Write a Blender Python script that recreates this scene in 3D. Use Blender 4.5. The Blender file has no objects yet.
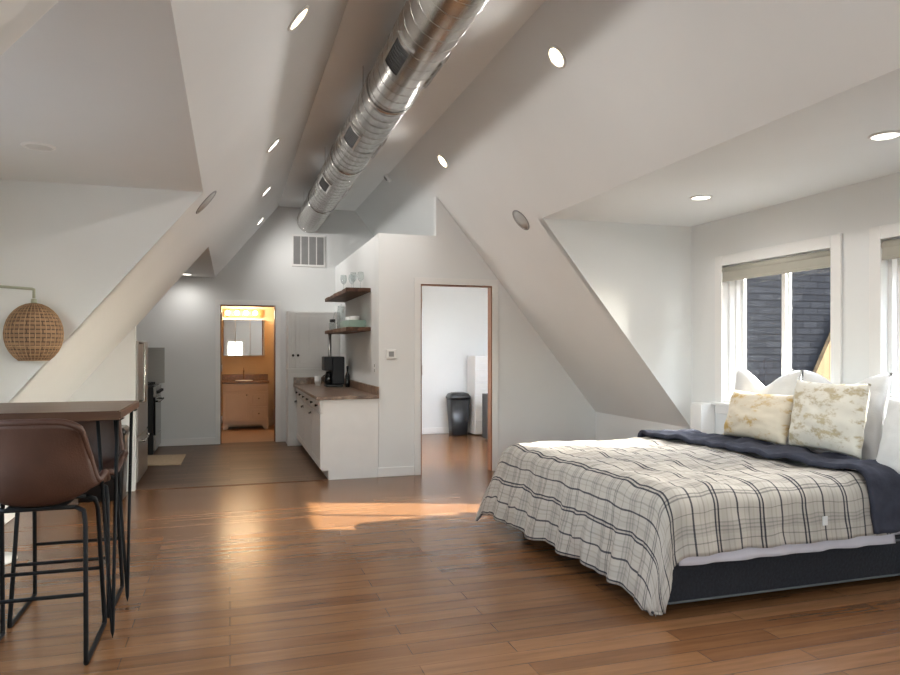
import bpy, bmesh, math, random
from mathutils import Vector, Matrix, noise
random.seed(7)
PI = math.pi
S = bpy.context.scene
COL = S.collection

# ------------------------------------------------------------------ view
S.view_settings.view_transform = 'Standard'
S.view_settings.look = 'None'
S.view_settings.gamma = 1
S.view_settings.use_curve_mapping = False
S.view_settings.exposure = 0.31
S.cycles.use_denoising = True
S.cycles.max_bounces = 14
S.cycles.diffuse_bounces = 8
S.cycles.glossy_bounces = 6
S.cycles.transparent_max_bounces = 16
S.cycles.sample_clamp_indirect = 6
S.cycles.caustics_reflective = False
S.cycles.caustics_refractive = False

# ------------------------------------------------------------------ materials
def new_mat(name):
    m = bpy.data.materials.new(name)
    m.use_nodes = True
    nt = m.node_tree
    b = nt.nodes['Principled BSDF']
    return m, nt, b

def N(nt, kind, **kw):
    n = nt.nodes.new(kind)
    for k, v in kw.items():
        setattr(n, k, v)
    return n

def mat(name, col, rough=0.6, metal=0.0, var=0.06, scale=8.0, bump=0.0, bscale=60.0, coat=0.0, stretch=None, spec=0.5):
    m, nt, b = new_mat(name)
    L = nt.links
    tc = N(nt, 'ShaderNodeTexCoord')
    vec = tc.outputs['Object']
    if stretch:
        mp = N(nt, 'ShaderNodeMapping')
        mp.inputs['Scale'].default_value = stretch
        L.new(vec, mp.inputs['Vector'])
        vec = mp.outputs['Vector']
    nz = N(nt, 'ShaderNodeTexNoise')
    nz.inputs['Scale'].default_value = scale
    nz.inputs['Detail'].default_value = 4
    L.new(vec, nz.inputs['Vector'])
    cr = N(nt, 'ShaderNodeValToRGB')
    cr.color_ramp.elements[0].position = 0.3
    cr.color_ramp.elements[1].position = 0.7
    cr.color_ramp.elements[0].color = tuple(max(0, c * (1 - var)) for c in col) + (1,)
    cr.color_ramp.elements[1].color = tuple(min(1, c * (1 + var)) for c in col) + (1,)
    L.new(nz.outputs['Fac'], cr.inputs['Fac'])
    L.new(cr.outputs['Color'], b.inputs['Base Color'])
    b.inputs['Roughness'].default_value = rough
    b.inputs['Metallic'].default_value = metal
    b.inputs['Coat Weight'].default_value = coat
    b.inputs['Specular IOR Level'].default_value = spec
    if bump:
        n2 = N(nt, 'ShaderNodeTexNoise')
        n2.inputs['Scale'].default_value = bscale
        n2.inputs['Detail'].default_value = 3
        L.new(vec, n2.inputs['Vector'])
        bp = N(nt, 'ShaderNodeBump')
        bp.inputs['Strength'].default_value = bump
        bp.inputs['Distance'].default_value = 0.01
        L.new(n2.outputs['Fac'], bp.inputs['Height'])
        L.new(bp.outputs['Normal'], b.inputs['Normal'])
    return m

def emit(name, col, strength):
    m, nt, b = new_mat(name)
    b.inputs['Base Color'].default_value = (0.9, 0.9, 0.88, 1)
    b.inputs['Emission Color'].default_value = col + (1,)
    b.inputs['Emission Strength'].default_value = strength
    return m

def plank_mat(name, c1, c2, dark, width, length, rough, var_noise=0.5, gap=0.0022, spec=.5):
    m, nt, b = new_mat(name)
    L = nt.links
    tc = N(nt, 'ShaderNodeTexCoord')
    b.inputs['Specular IOR Level'].default_value = spec
    br = N(nt, 'ShaderNodeTexBrick')
    br.offset = 0.37
    br.inputs['Scale'].default_value = 1
    br.inputs['Brick Width'].default_value = length
    br.inputs['Row Height'].default_value = width
    br.inputs['Mortar Size'].default_value = gap
    br.inputs['Mortar Smooth'].default_value = 0.2
    br.inputs['Bias'].default_value = 0.0
    br.inputs['Color1'].default_value = c1 + (1,)
    br.inputs['Color2'].default_value = c2 + (1,)
    br.inputs['Mortar'].default_value = dark + (1,)
    L.new(tc.outputs['Object'], br.inputs['Vector'])
    mp = N(nt, 'ShaderNodeMapping')
    mp.inputs['Scale'].default_value = (.7, 9, 1)
    L.new(tc.outputs['Object'], mp.inputs['Vector'])
    nz = N(nt, 'ShaderNodeTexNoise')
    nz.inputs['Scale'].default_value = 2.2
    nz.inputs['Detail'].default_value = 6
    nz.inputs['Roughness'].default_value = 0.65
    L.new(mp.outputs['Vector'], nz.inputs['Vector'])
    cr = N(nt, 'ShaderNodeValToRGB')
    cr.color_ramp.elements[0].position = 0.28
    cr.color_ramp.elements[0].color = (1 - var_noise,) * 3 + (1,)
    cr.color_ramp.elements[1].position = 0.72
    cr.color_ramp.elements[1].color = (1 + var_noise * .5,) * 3 + (1,)
    L.new(nz.outputs['Fac'], cr.inputs['Fac'])
    mx = N(nt, 'ShaderNodeMix', data_type='RGBA', blend_type='MULTIPLY')
    mx.inputs['Factor'].default_value = 1
    L.new(br.outputs['Color'], mx.inputs['A'])
    L.new(cr.outputs['Color'], mx.inputs['B'])
    L.new(mx.outputs['Result'], b.inputs['Base Color'])
    rr = N(nt, 'ShaderNodeMapRange')
    rr.inputs['To Min'].default_value = rough - .012
    rr.inputs['To Max'].default_value = rough + .012
    L.new(nz.outputs['Fac'], rr.inputs['Value'])
    L.new(rr.outputs['Result'], b.inputs['Roughness'])
    bp = N(nt, 'ShaderNodeBump')
    bp.inputs['Strength'].default_value = .015
    bp.inputs['Distance'].default_value = .003
    L.new(nz.outputs['Fac'], bp.inputs['Height'])
    L.new(bp.outputs['Normal'], b.inputs['Normal'])
    return m

def wood_mat(name, c1, c2, axis=(1, 14, 14), rough=.45, scale=2.0):
    m, nt, b = new_mat(name)
    L = nt.links
    tc = N(nt, 'ShaderNodeTexCoord')
    mp = N(nt, 'ShaderNodeMapping')
    mp.inputs['Scale'].default_value = axis
    L.new(tc.outputs['Object'], mp.inputs['Vector'])
    nz = N(nt, 'ShaderNodeTexNoise')
    nz.inputs['Scale'].default_value = scale
    nz.inputs['Detail'].default_value = 7
    nz.inputs['Distortion'].default_value = .6
    L.new(mp.outputs['Vector'], nz.inputs['Vector'])
    cr = N(nt, 'ShaderNodeValToRGB')
    cr.color_ramp.elements[0].position = .32
    cr.color_ramp.elements[0].color = c1 + (1,)
    cr.color_ramp.elements[1].position = .68
    cr.color_ramp.elements[1].color = c2 + (1,)
    L.new(nz.outputs['Fac'], cr.inputs['Fac'])
    L.new(cr.outputs['Color'], b.inputs['Base Color'])
    b.inputs['Roughness'].default_value = rough
    b.inputs['Specular IOR Level'].default_value = .3
    return m

def clear_mat(name, tint=(1, 1, 1), gloss=.06, body=0.0, bodycol=(.8, .9, .85)):
    m = bpy.data.materials.new(name)
    m.use_nodes = True
    nt = m.node_tree
    nt.nodes.clear()
    L = nt.links
    out = N(nt, 'ShaderNodeOutputMaterial')
    tr = N(nt, 'ShaderNodeBsdfTransparent')
    tr.inputs['Color'].default_value = tint + (1,)
    gl = N(nt, 'ShaderNodeBsdfGlossy')
    gl.inputs['Roughness'].default_value = .02
    lw = N(nt, 'ShaderNodeLayerWeight')
    pw = N(nt, 'ShaderNodeMath', operation='POWER')
    pw.inputs[1].default_value = 4
    L.new(lw.outputs['Facing'], pw.inputs[0])
    fr = N(nt, 'ShaderNodeMath', operation='MULTIPLY_ADD')
    fr.inputs[1].default_value = .55
    fr.inputs[2].default_value = gloss * .5
    L.new(pw.outputs[0], fr.inputs[0])
    mx = N(nt, 'ShaderNodeMixShader')
    L.new(fr.outputs[0], mx.inputs['Fac'])
    L.new(tr.outputs['BSDF'], mx.inputs[1])
    L.new(gl.outputs['BSDF'], mx.inputs[2])
    last = mx
    if body:
        df = N(nt, 'ShaderNodeBsdfDiffuse')
        df.inputs['Color'].default_value = bodycol + (1,)
        m2 = N(nt, 'ShaderNodeMixShader')
        m2.inputs['Fac'].default_value = body
        L.new(mx.outputs['Shader'], m2.inputs[1])
        L.new(df.outputs['BSDF'], m2.inputs[2])
        last = m2
    L.new(last.outputs['Shader'], out.inputs['Surface'])
    return m

def plaid_mat():
    m, nt, b = new_mat('plaid_cotton')
    L = nt.links
    uv = N(nt, 'ShaderNodeUVMap')
    uv.uv_map = 'UVMap'
    sp = N(nt, 'ShaderNodeSeparateXYZ')
    L.new(uv.outputs['UV'], sp.inputs['Vector'])
    STRONG = [(0, 0), (.04, .95), (.075, .1), (.115, .95), (.15, 0), (.20, .10), (.30, .22), (.33, .05), (.40, .18), (.43, 0),
              (.54, .9), (.58, 0), (.70, .16), (.73, .03), (.80, .3), (.83, .05), (.90, .12), (.93, 0)]
    FAINT = [(0, 0), (.05, .55), (.068, .08), (.09, .55), (.108, 0), (.20, .30), (.225, .08), (.245, .34), (.27, .06), (.29, .30),
             (.315, 0), (.47, .42), (.487, 0), (.56, .12), (.60, .34), (.62, .1), (.65, .34), (.67, .1), (.70, .28), (.72, 0), (.86, .4), (.875, 0)]
    def stripes(sock, off, P, st):
        d = N(nt, 'ShaderNodeMath', operation='MULTIPLY_ADD')
        d.inputs[1].default_value = 1 / P
        d.inputs[2].default_value = off
        L.new(sock, d.inputs[0])
        f = N(nt, 'ShaderNodeMath', operation='FRACT')
        L.new(d.outputs[0], f.inputs[0])
        cr = N(nt, 'ShaderNodeValToRGB')
        r = cr.color_ramp
        r.interpolation = 'CONSTANT'
        r.elements[0].position = 0
        r.elements[0].color = (0, 0, 0, 1)
        r.elements[1].position = st[1][0]
        r.elements[1].color = (st[1][1],) * 3 + (1,)
        for p, v in st[2:]:
            e = r.elements.new(p)
            e.color = (v, v, v, 1)
        L.new(f.outputs[0], cr.inputs['Fac'])
        return cr.outputs['Color']
    a = stripes(sp.outputs['X'], .07, .275, STRONG)
    c = stripes(sp.outputs['Y'], .33, .40, FAINT)
    def layer(base, fac, col, k):
        mu = N(nt, 'ShaderNodeMath', operation='MULTIPLY')
        mu.inputs[1].default_value = k
        L.new(fac, mu.inputs[0])
        mx = N(nt, 'ShaderNodeMix', data_type='RGBA')
        L.new(mu.outputs[0], mx.inputs['Factor'])
        L.new(base, mx.inputs['A'])
        mx.inputs['B'].default_value = col
        return mx.outputs['Result']
    rgb = N(nt, 'ShaderNodeTexNoise')
    rgb.inputs['Scale'].default_value = 3
    L.new(uv.outputs['UV'], rgb.inputs['Vector'])
    cr = N(nt, 'ShaderNodeValToRGB')
    cr.color_ramp.elements[0].color = (.40, .37, .33, 1)
    cr.color_ramp.elements[1].color = (.50, .465, .42, 1)
    L.new(rgb.outputs['Fac'], cr.inputs['Fac'])
    x = layer(cr.outputs['Color'], a, (.014, .017, .032, 1), .95)
    x = layer(x, c, (.014, .017, .032, 1), .95)
    L.new(x, b.inputs['Base Color'])
    b.inputs['Roughness'].default_value = .9
    b.inputs['Specular IOR Level'].default_value = .15
    return m

def gold_mat(name, amount, scale, cream=(.72, .68, .6), gold=(.52, .36, .13)):
    m, nt, b = new_mat(name)
    L = nt.links
    tc = N(nt, 'ShaderNodeTexCoord')
    mp = N(nt, 'ShaderNodeMapping')
    mp.inputs['Scale'].default_value = (1, .8, 1.6)
    L.new(tc.outputs['Object'], mp.inputs['Vector'])
    nz = N(nt, 'ShaderNodeTexNoise')
    nz.inputs['Scale'].default_value = scale
    nz.inputs['Detail'].default_value = 8
    nz.inputs['Roughness'].default_value = .72
    L.new(mp.outputs['Vector'], nz.inputs['Vector'])
    cr = N(nt, 'ShaderNodeValToRGB')
    cr.color_ramp.elements[0].position = amount
    cr.color_ramp.elements[0].color = cream + (1,)
    cr.color_ramp.elements[1].position = amount + .09
    cr.color_ramp.elements[1].color = gold + (1,)
    L.new(nz.outputs['Fac'], cr.inputs['Fac'])
    L.new(cr.outputs['Color'], b.inputs['Base Color'])
    b.inputs['Roughness'].default_value = .75
    return m

def shingle_mat(name, c1, c2, c3, w, h, off=.5):
    m, nt, b = new_mat(name)
    L = nt.links
    tc = N(nt, 'ShaderNodeTexCoord')
    mp = N(nt, 'ShaderNodeMapping')
    mp.inputs['Rotation'].default_value = (PI / 2, 0, 0)
    L.new(tc.outputs['Object'], mp.inputs['Vector'])
    br = N(nt, 'ShaderNodeTexBrick')
    br.offset = off
    br.inputs['Scale'].default_value = 1
    br.inputs['Brick Width'].default_value = w
    br.inputs['Row Height'].default_value = h
    br.inputs['Mortar Size'].default_value = .008
    br.inputs['Color1'].default_value = c1 + (1,)
    br.inputs['Color2'].default_value = c2 + (1,)
    br.inputs['Mortar'].default_value = c3 + (1,)
    L.new(mp.outputs['Vector'], br.inputs['Vector'])
    L.new(br.outputs['Color'], b.inputs['Base Color'])
    b.inputs['Roughness'].default_value = .9
    b.inputs['Specular IOR Level'].default_value = 0
    return m

def weave_mat(name, c1, c2):
    m, nt, b = new_mat(name)
    L = nt.links
    uv = N(nt, 'ShaderNodeUVMap')
    uv.uv_map = 'UVMap'
    w1 = N(nt, 'ShaderNodeTexBrick')
    w1.inputs['Scale'].default_value = 1
    w1.inputs['Brick Width'].default_value = .09
    w1.inputs['Row Height'].default_value = .022
    w1.inputs['Mortar Size'].default_value = .0035
    w1.inputs['Color1'].default_value = c1 + (1,)
    w1.inputs['Color2'].default_value = c2 + (1,)
    w1.inputs['Mortar'].default_value = tuple(.35 * x for x in c2) + (1,)
    L.new(uv.outputs['UV'], w1.inputs['Vector'])
    L.new(w1.outputs['Color'], b.inputs['Base Color'])
    bp = N(nt, 'ShaderNodeBump')
    bp.inputs['Strength'].default_value = .8
    bp.inputs['Distance'].default_value = .004
    L.new(w1.outputs['Fac'], bp.inputs['Height'])
    bp.invert = True
    L.new(bp.outputs['Normal'], b.inputs['Normal'])
    b.inputs['Roughness'].default_value = .7
    return m

WALL = mat('white_wall_paint', (.775, .79, .79), .55, var=.012, scale=2)
CEIL = mat('white_ceiling_paint', (.765, .78, .782), .6, var=.012, scale=2)
TRIM = mat('white_gloss_trim', (.82, .82, .81), .35, var=.01)
CABW = mat('white_cabinet_paint', (.80, .80, .79), .35, var=.015)
FLOOR = plank_mat('reddish_laminate_planks', (.140, .063, .026), (.222, .108, .047), (.085, .038, .016), .118, 1.25, .24, .34, .0016, .42)
FLOORK = plank_mat('grey_brown_laminate_planks', (.11, .060, .036), (.165, .096, .060), (.03, .018, .014), .118, 1.25, .36, .45, spec=.22)
BATHF = mat('tan_bath_floor', (.30, .19, .12), .4, scale=5)
BATHW = mat('beige_bath_paint', (.64, .52, .37), .55, var=.02)
JAMB = wood_mat('brown_wood_jamb', (.16, .065, .03), (.25, .11, .055), (14, 14, 1))
WALNUT = wood_mat('dark_walnut_slab', (.034, .015, .009), (.095, .046, .027), (1, 10, 10), .32)
SHELFW = wood_mat('rough_walnut_shelf', (.06, .026, .015), (.17, .085, .05), (10, 1, 10), .55)
BLACKM = mat('black_powder_coated_steel', (.004, .0043, .005), .6, spec=.16)
LEATHER = mat('brown_leather', (.046, .019, .012), .48, var=.22, scale=6, bump=.12, bscale=120, spec=.32)
STITCH = mat('leather_piping', (.05, .02, .012), .5)
DUCT = mat('galvanised_steel', (.56, .55, .53), .27, metal=1, var=.12, scale=7)
DUCTSEAM = mat('duct_seam_steel', (.40, .39, .37), .4, metal=1, var=.1)
DARKGR = mat('dark_grille', (.06, .06, .06), .6)
STEEL = mat('brushed_stainless', (.42, .41, .40), .3, metal=1, var=.08, stretch=(1, 1, 40))
STEELD = mat('handle_steel', (.5, .49, .47), .22, metal=1)
BLACKP = mat('black_plastic', (.012, .013, .015), .28)
BLACKM2 = mat('matte_black_plastic', (.012, .014, .02), .5)
BLACKG = mat('black_enamel_glass', (.008, .009, .011), .08)
GRANITE = None
GLASS = clear_mat('window_glass', (.96, .98, .97))
CRYSTAL = clear_mat('clear_glassware', (.93, .95, .95), body=.06, bodycol=(.85, .86, .85))
GREENG = clear_mat('pale_green_glass', (.8, .9, .85), body=.35, bodycol=(.55, .68, .62))
SHADE = mat('greige_roller_shade', (.40, .385, .33), .85, var=.03, bump=.1, bscale=300)
VINYL = mat('white_vinyl', (.82, .82, .82), .4, var=.01)
PLAID = plaid_mat()
NAVY = mat('navy_cotton', (.042, .045, .064), .88, var=.18, scale=14, bump=.3, bscale=50, spec=.2)
LAV = mat('lavender_white_sheet', (.62, .60, .66), .85, var=.03, spec=.2)
WHITEC = mat('white_cotton', (.66, .66, .66), .85, var=.02, bump=.12, bscale=90, spec=.2)
GOLDA = gold_mat('cream_with_gold_foil', .50, 4.2, (.66, .59, .48), (.50, .33, .11))
GOLDB = gold_mat('distressed_cream_gold', .50, 9, (.70, .67, .60), (.46, .39, .26))
BOX = mat('black_quilted_ticking', (.010, .012, .018), .75, var=.35, scale=60, bump=.5, bscale=70)
BOXP = mat('grey_piping', (.12, .13, .14), .7)
SAGE = mat('pale_sage_metal', (.36, .38, .29), .45, metal=.1)
WICKER = weave_mat('natural_wicker', (.33, .20, .11), (.23, .13, .07))
WICKERR = mat('wicker_rib', (.36, .23, .13), .7, var=.2, scale=30)
MIRROR = mat('mirror_glass', (.86, .87, .87), .02, metal=1, var=0.0)
COPPER = mat('brown_vanity_top', (.20, .10, .045), .25, var=.25, scale=30)
VANITY = mat('cream_vanity_paint', (.66, .56, .47), .4, var=.02)
RUG = mat('beige_jute_mat', (.52, .40, .27), .95, var=.15, scale=60, bump=.4, bscale=150)
PORC = mat('white_porcelain', (.82, .82, .8), .15, var=.01)
GREYPL = mat('grey_plastic', (.3, .3, .3), .5)
SPEAKER = mat('grey_speaker_mesh', (.50, .50, .49), .7, scale=200, var=.15)
PULL = mat('black_iron_pull', (.01, .01, .01), .4, metal=.3)
SIDING = shingle_mat('tan_siding', (.075, .053, .032), (.082, .058, .035), (.045, .03, .02), .14, 30.0, 0)
SHING = shingle_mat('charcoal_shingles', (.006, .0064, .008), (.0085, .009, .011), (.003, .003, .0035), .30, .11)
GROUND = mat('grey_gravel', (.17, .165, .16), .95, scale=3, var=.3)
LAMPON = emit('warm_lamp_lens', (1.0, .80, .52), 7)
LAMPON2 = emit('white_lamp_lens', (1.0, .93, .82), 8)
LAMPOFF = mat('lamp_lens_off', (.66, .66, .65), .35)
BULB = emit('warm_bulb', (1.0, .74, .42), 3)
PANELG = emit('blue_display', (.2, .25, .3), .3)

def granite():
    m, nt, b = new_mat('brown_speckled_laminate')
    L = nt.links
    tc = N(nt, 'ShaderNodeTexCoord')
    v = N(nt, 'ShaderNodeTexNoise')
    v.inputs['Scale'].default_value = 14
    v.inputs['Detail'].default_value = 8
    v.inputs['Roughness'].default_value = .75
    L.new(tc.outputs['Object'], v.inputs['Vector'])
    cr = N(nt, 'ShaderNodeValToRGB')
    r = cr.color_ramp
    r.elements[0].position = .32
    r.elements[0].color = (.05, .03, .025, 1)
    r.elements[1].position = .7
    r.elements[1].color = (.42, .31, .23, 1)
    e = r.elements.new(.5)
    e.color = (.20, .125, .085, 1)
    L.new(v.outputs['Fac'], cr.inputs['Fac'])
    L.new(cr.outputs['Color'], b.inputs['Base Color'])
    b.inputs['Roughness'].default_value = .28
    return m
GRANITE = granite()

# ------------------------------------------------------------------ mesh helpers
def BM():
    return bmesh.new()

def box(bm, x0, x1, y0, y1, z0, z1, bev=0.0, seg=2):
    vs = [bm.verts.new((x, y, z)) for x in (x0, x1) for y in (y0, y1) for z in (z0, z1)]
    F = [(0, 1, 3, 2), (4, 6, 7, 5), (0, 4, 5, 1), (2, 3, 7, 6), (0, 2, 6, 4), (1, 5, 7, 3)]
    fs = [bm.faces.new([vs[i] for i in f]) for f in F]
    if bev:
        es = list({e for f in fs for e in f.edges})
        bmesh.ops.bevel(bm, geom=es, offset=bev, segments=seg, affect='EDGES', profile=.5)
    return bm

def prism(bm, poly, axis, a, b):
    """poly: 2-D points; axis 'x': (y,z), 'y': (x,z), 'z': (x,y)"""
    def P(p, t):
        return {'x': (t, p[0], p[1]), 'y': (p[0], t, p[1]), 'z': (p[0], p[1], t)}[axis]
    A = [bm.verts.new(P(p, a)) for p in poly]
    B = [bm.verts.new(P(p, b)) for p in poly]
    n = len(poly)
    bm.faces.new(A)
    bm.faces.new(B[::-1])
    for i in range(n):
        bm.faces.new((A[i], B[i], B[(i + 1) % n], A[(i + 1) % n]))
    return bm

def tube(bm, pts, r, seg=10, closed=False, r2=None):
    pts = [Vector(p) for p in pts]
    n = len(pts)
    rings = []
    up = None
    for i, p in enumerate(pts):
        if closed:
            t = (pts[(i + 1) % n] - pts[i - 1]).normalized()
        elif i == 0:
            t = (pts[1] - p).normalized()
        elif i == n - 1:
            t = (p - pts[i - 1]).normalized()
        else:
            t = ((pts[i + 1] - p).normalized() + (p - pts[i - 1]).normalized()).normalized()
        if up is None:
            a = Vector((0, 0, 1)) if abs(t.z) < .9 else Vector((1, 0, 0))
            u = t.cross(a).normalized()
        else:
            u = (up - t * up.dot(t)).normalized()
        up = u
        v = t.cross(u)
        rr = r if r2 is None else r + (r2 - r) * i / (n - 1)
        k = 1.0
        if not closed and 0 < i < n - 1:
            c = (pts[i + 1] - p).normalized().dot((p - pts[i - 1]).normalized())
            k = min(1.4, 1 / max(.5, math.sqrt((1 + c) / 2)))
        rings.append([bm.verts.new(p + (u * math.cos(2 * PI * j / seg) + v * math.sin(2 * PI * j / seg)) * rr * (1 if k < 1.02 else (k + 1) / 2)) for j in range(seg)])
    m = n if closed else n - 1
    for i in range(m):
        A, B = rings[i], rings[(i + 1) % n]
        for j in range(seg):
            f = bm.faces.new((A[j], A[(j + 1) % seg], B[(j + 1) % seg], B[j]))
            f.smooth = True
    if not closed:
        bm.faces.new(rings[0][::-1])
        bm.faces.new(rings[-1])
    return bm

def lathe(bm, prof, seg=32, c=(0, 0, 0), axis='z', smooth=True, loop=False):
    """prof: list of (r, h). r == 0 ends close."""
    def P(r, h, a):
        x, y = r * math.cos(a), r * math.sin(a)
        if axis == 'z':
            return (c[0] + x, c[1] + y, c[2] + h)
        if axis == 'x':
            return (c[0] + h, c[1] + x, c[2] + y)
        return (c[0] + y, c[1] + h, c[2] + x)
    rings = []
    for r, h in prof:
        if r <= 1e-6:
            rings.append([bm.verts.new(P(0, h, 0))])
        else:
            rings.append([bm.verts.new(P(r, h, 2 * PI * j / seg)) for j in range(seg)])
    for A, B in list(zip(rings, rings[1:])) + ([(rings[-1], rings[0])] if loop else []):
        if len(A) == 1 and len(B) == 1:
            continue
        for j in range(seg):
            k = (j + 1) % seg
            if len(A) == 1:
                f = bm.faces.new((A[0], B[k], B[j]))
            elif len(B) == 1:
                f = bm.faces.new((A[j], A[k], B[0]))
            else:
                f = bm.faces.new((A[j], A[k], B[k], B[j]))
            f.smooth = smooth
    if len(rings[0]) > 1 and not loop:
        bm.faces.new(rings[0][::-1])
    if len(rings[-1]) > 1 and not loop:
        bm.faces.new(rings[-1])
    return bm

def xf(bm, M):
    bmesh.ops.transform(bm, matrix=M, verts=bm.verts)
    return bm

def world_of(o):
    p = Vector((0, 0, 0))
    while o is not None:
        p = p + Vector(o.location)
        o = o.parent
    return p

def obj(name, bm, m, parent=None, local=False, smooth=False, recentre=True, autosmooth=None):
    """ONE mesh object. World coordinates in bm unless local; the origin goes to the thing's base."""
    bmesh.ops.recalc_face_normals(bm, faces=bm.faces)
    if smooth:
        for f in bm.faces:
            f.smooth = True
    me = bpy.data.meshes.new(name)
    o = bpy.data.objects.new(name, me)
    if parent is not None:
        if not local:
            xf(bm, Matrix.Translation(-world_of(parent)))
    elif recentre and not local:
        xs = [v.co for v in bm.verts]
        c = Vector(((min(v.x for v in xs) + max(v.x for v in xs)) / 2, (min(v.y for v in xs) + max(v.y for v in xs)) / 2, min(v.z for v in xs)))
        xf(bm, Matrix.Translation(-c))
        o.location = c
    bm.to_mesh(me)
    bm.free()
    me.materials.append(m)
    if parent is not None:
        o.parent = parent
    COL.objects.link(o)
    return o

def tag(o, label, cat, group=None):
    o['label'] = label
    o['category'] = cat
    if group:
        o['group'] = group
    return o

def thing(name, label, cat, loc=(0, 0, 0), group=None):
    o = bpy.data.objects.new(name, None)
    o.empty_display_size = .1
    o.location = loc
    COL.objects.link(o)
    return tag(o, label, cat, group)

def struct(name, bm, m, parent=None):
    o = obj(name, bm, m, parent, recentre=False)
    if parent is None:
        o['kind'] = 'structure'
    return o

def dup(root, loc, rot=None, label=None, group=None):
    r = root.copy()
    COL.objects.link(r)
    r.location = loc
    if rot is not None:
        r.rotation_euler = rot
    if label:
        r['label'] = label
    if group:
        r['group'] = group
    for ch in list(root.children):
        c = ch.copy()
        COL.objects.link(c)
        c.parent = r
        for g in ch.children:
            d = g.copy()
            COL.objects.link(d)
            d.parent = c
    return r

# ------------------------------------------------------------------ the room
H = 1.38
YN, YB, YC = -2.2, 10.70, 7.43           # near gable, far gable, closet front
XL, XR = -1.70, 4.15                     # knee walls
ZC = 3.50
BXX, BZ, BX2 = 1.53, 2.63, 2.175         # closet block
ML, MR = 1.21, 1.236
CL, CR = .686, 1.83                      # edges of the flat ridge ceiling
zl = lambda x: ZC - ML * (CL - x)
xl = lambda z: CL - (ZC - z) / ML
zr = lambda x: ZC - MR * (x - CR)
xr = lambda z: CR + (ZC - z) / MR
T = .18

bm = box(BM(), XL - .6, XR + .5, YN - .2, YC, -.1, 0)
struct('floor', bm, FLOOR)
bm = box(BM(), 1.53, XR, YC, 10.95, -.1, 0)
struct('floor_2', bm, FLOOR)
bm = box(BM(), XL - .6, 1.53, YC, YB + .1, -.1, 0)
struct('floor_3', bm, FLOORK)
bm = box(BM(), -1.3, .85, YB + .1, 13.1, -.1, 0)
struct('floor_4', bm, BATHF)
tag(obj('threshold_strip', box(BM(), -.86, .985, YC - .012, YC + .014, 0, .006, .002), FLOORK), 'thin dark threshold strip where brown floor meets grey kitchen floor', 'threshold')

# flat ridge ceiling
struct('ceiling', box(BM(), CL - .02, CR + .02, YN, YB + .1, ZC, ZC + .1), CEIL)

def slope(bm, side, x0, x1, y0, y1):
    f = zl if side == 'l' else zr
    o = -.09 if side == 'l' else .09
    prism(bm, [(x0, f(x0)), (x1, f(x1)), (x1 + o, f(x1) + .08), (x0 + o, f(x0) + .08)], 'y', y0, y1)

# sloped ceilings with dormer openings
DZR, DY0, DY1 = 2.53, 1.95, 5.62         # window dormer
DXR = xr(DZR)
bm = BM()
slope(bm, 'r', CR, DXR, YN, YB + .25)
slope(bm, 'r', DXR, XR + .05, YN, DY0)
slope(bm, 'r', DXR, XR + .05, DY1, YC + .05)
struct('ceiling_right', bm, CEIL)
DZL, LY0, LY1, KY0 = 2.42, 1.85, 5.10, 7.41
DXL = xl(DZL)
DZN = 2.458
DXN = xl(DZN)
bm = BM()
slope(bm, 'l', DXN, CL, YN, YB + .1)
slope(bm, 'l', DXL, DXN, YN, LY0)
slope(bm, 'l', DXL, DXN, LY1, YB + .1)
slope(bm, 'l', XL - .05, DXL, YN, LY0)
slope(bm, 'l', XL - .05, DXL, LY1, KY0)
struct('ceiling_left', bm, CEIL)
# dormer ceilings
struct('ceiling_dormer', box(BM(), DXR, XR + .18, DY0 - .1, DY1 + .1, DZR, DZR + .06), CEIL)
struct('ceiling_nook', box(BM(), XL - .2, DXN, LY0 - .1, LY1 + .1, DZN, DZN + .06), CEIL)
struct('ceiling_kitchen', box(BM(), XL - .1, DXL, KY0, YB + .1, DZL, DZL + .06), CEIL)
# dormer cheeks
def cheek_r(y0, y1):
    return prism(BM(), [(DXR, DZR), (XR + .16, DZR), (XR + .16, zr(XR) - .05), (XR, zr(XR))], 'y', y0, y1)
struct('wall_dormer_far', cheek_r(DY1 - .006, DY1 + .08), WALL)
struct('wall_dormer_near', cheek_r(DY0 - .08, DY0 + .006), WALL)
def cheek_l(y0, y1):
    return prism(BM(), [(DXN, DZN), (XL - .1, DZN), (XL - .1, zl(XL) - .05), (XL, zl(XL))], 'y', y0, y1)
struct('wall_nook_far', cheek_l(LY1 - .006, LY1 + .08), WALL)
struct('wall_nook_near', cheek_l(LY0 - .08, LY0 + .006), WALL)
# partition beside the kitchen, under the slope
PX = -.881
struct('wall_partition', prism(BM(), [(XL - .1, 0), (PX, 0), (PX, zl(PX)), (DXL, DZL), (XL - .1, DZL)], 'y', KY0 + .002, KY0 + .09), WALL)
# knee walls and window walls
W1 = (3.99, 5.17, .93, 2.115)            # y0 y1 z0 z1
W2 = (2.41, 3.59, .93, 2.115)
bm = BM()
box(bm, XR, XR + T, YN, DY0, 0, .66)
box(bm, XR, XR + T, DY1, YC + .05, 0, .66)
box(bm, XR, XR + T, YC + .05, 11.05, 0, BZ)
for a, b in ((DY0 - .05, W2[0]), (W2[1], W1[0]), (W1[1], DY1 + .05)):
    box(bm, XR, XR + T, a, b, 0, DZR + .03)
for w in (W1, W2):
    box(bm, XR, XR + T, w[0], w[1], 0, w[2])
    box(bm, XR, XR + T, w[0], w[1], w[3], DZR + .03)
struct('wall_right', bm, WALL)
W3 = (2.45, 3.95, .85, 2.05)
bm = BM()
box(bm, XL - T, XL, YN, LY0, 0, .65)
box(bm, XL - T, XL, LY1, KY0 + .05, 0, .65)
for a, b in ((LY0 - .05, W3[0]), (W3[1], LY1 + .05)):
    box(bm, XL - T, XL, a, b, 0, DZN + .03)
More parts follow.
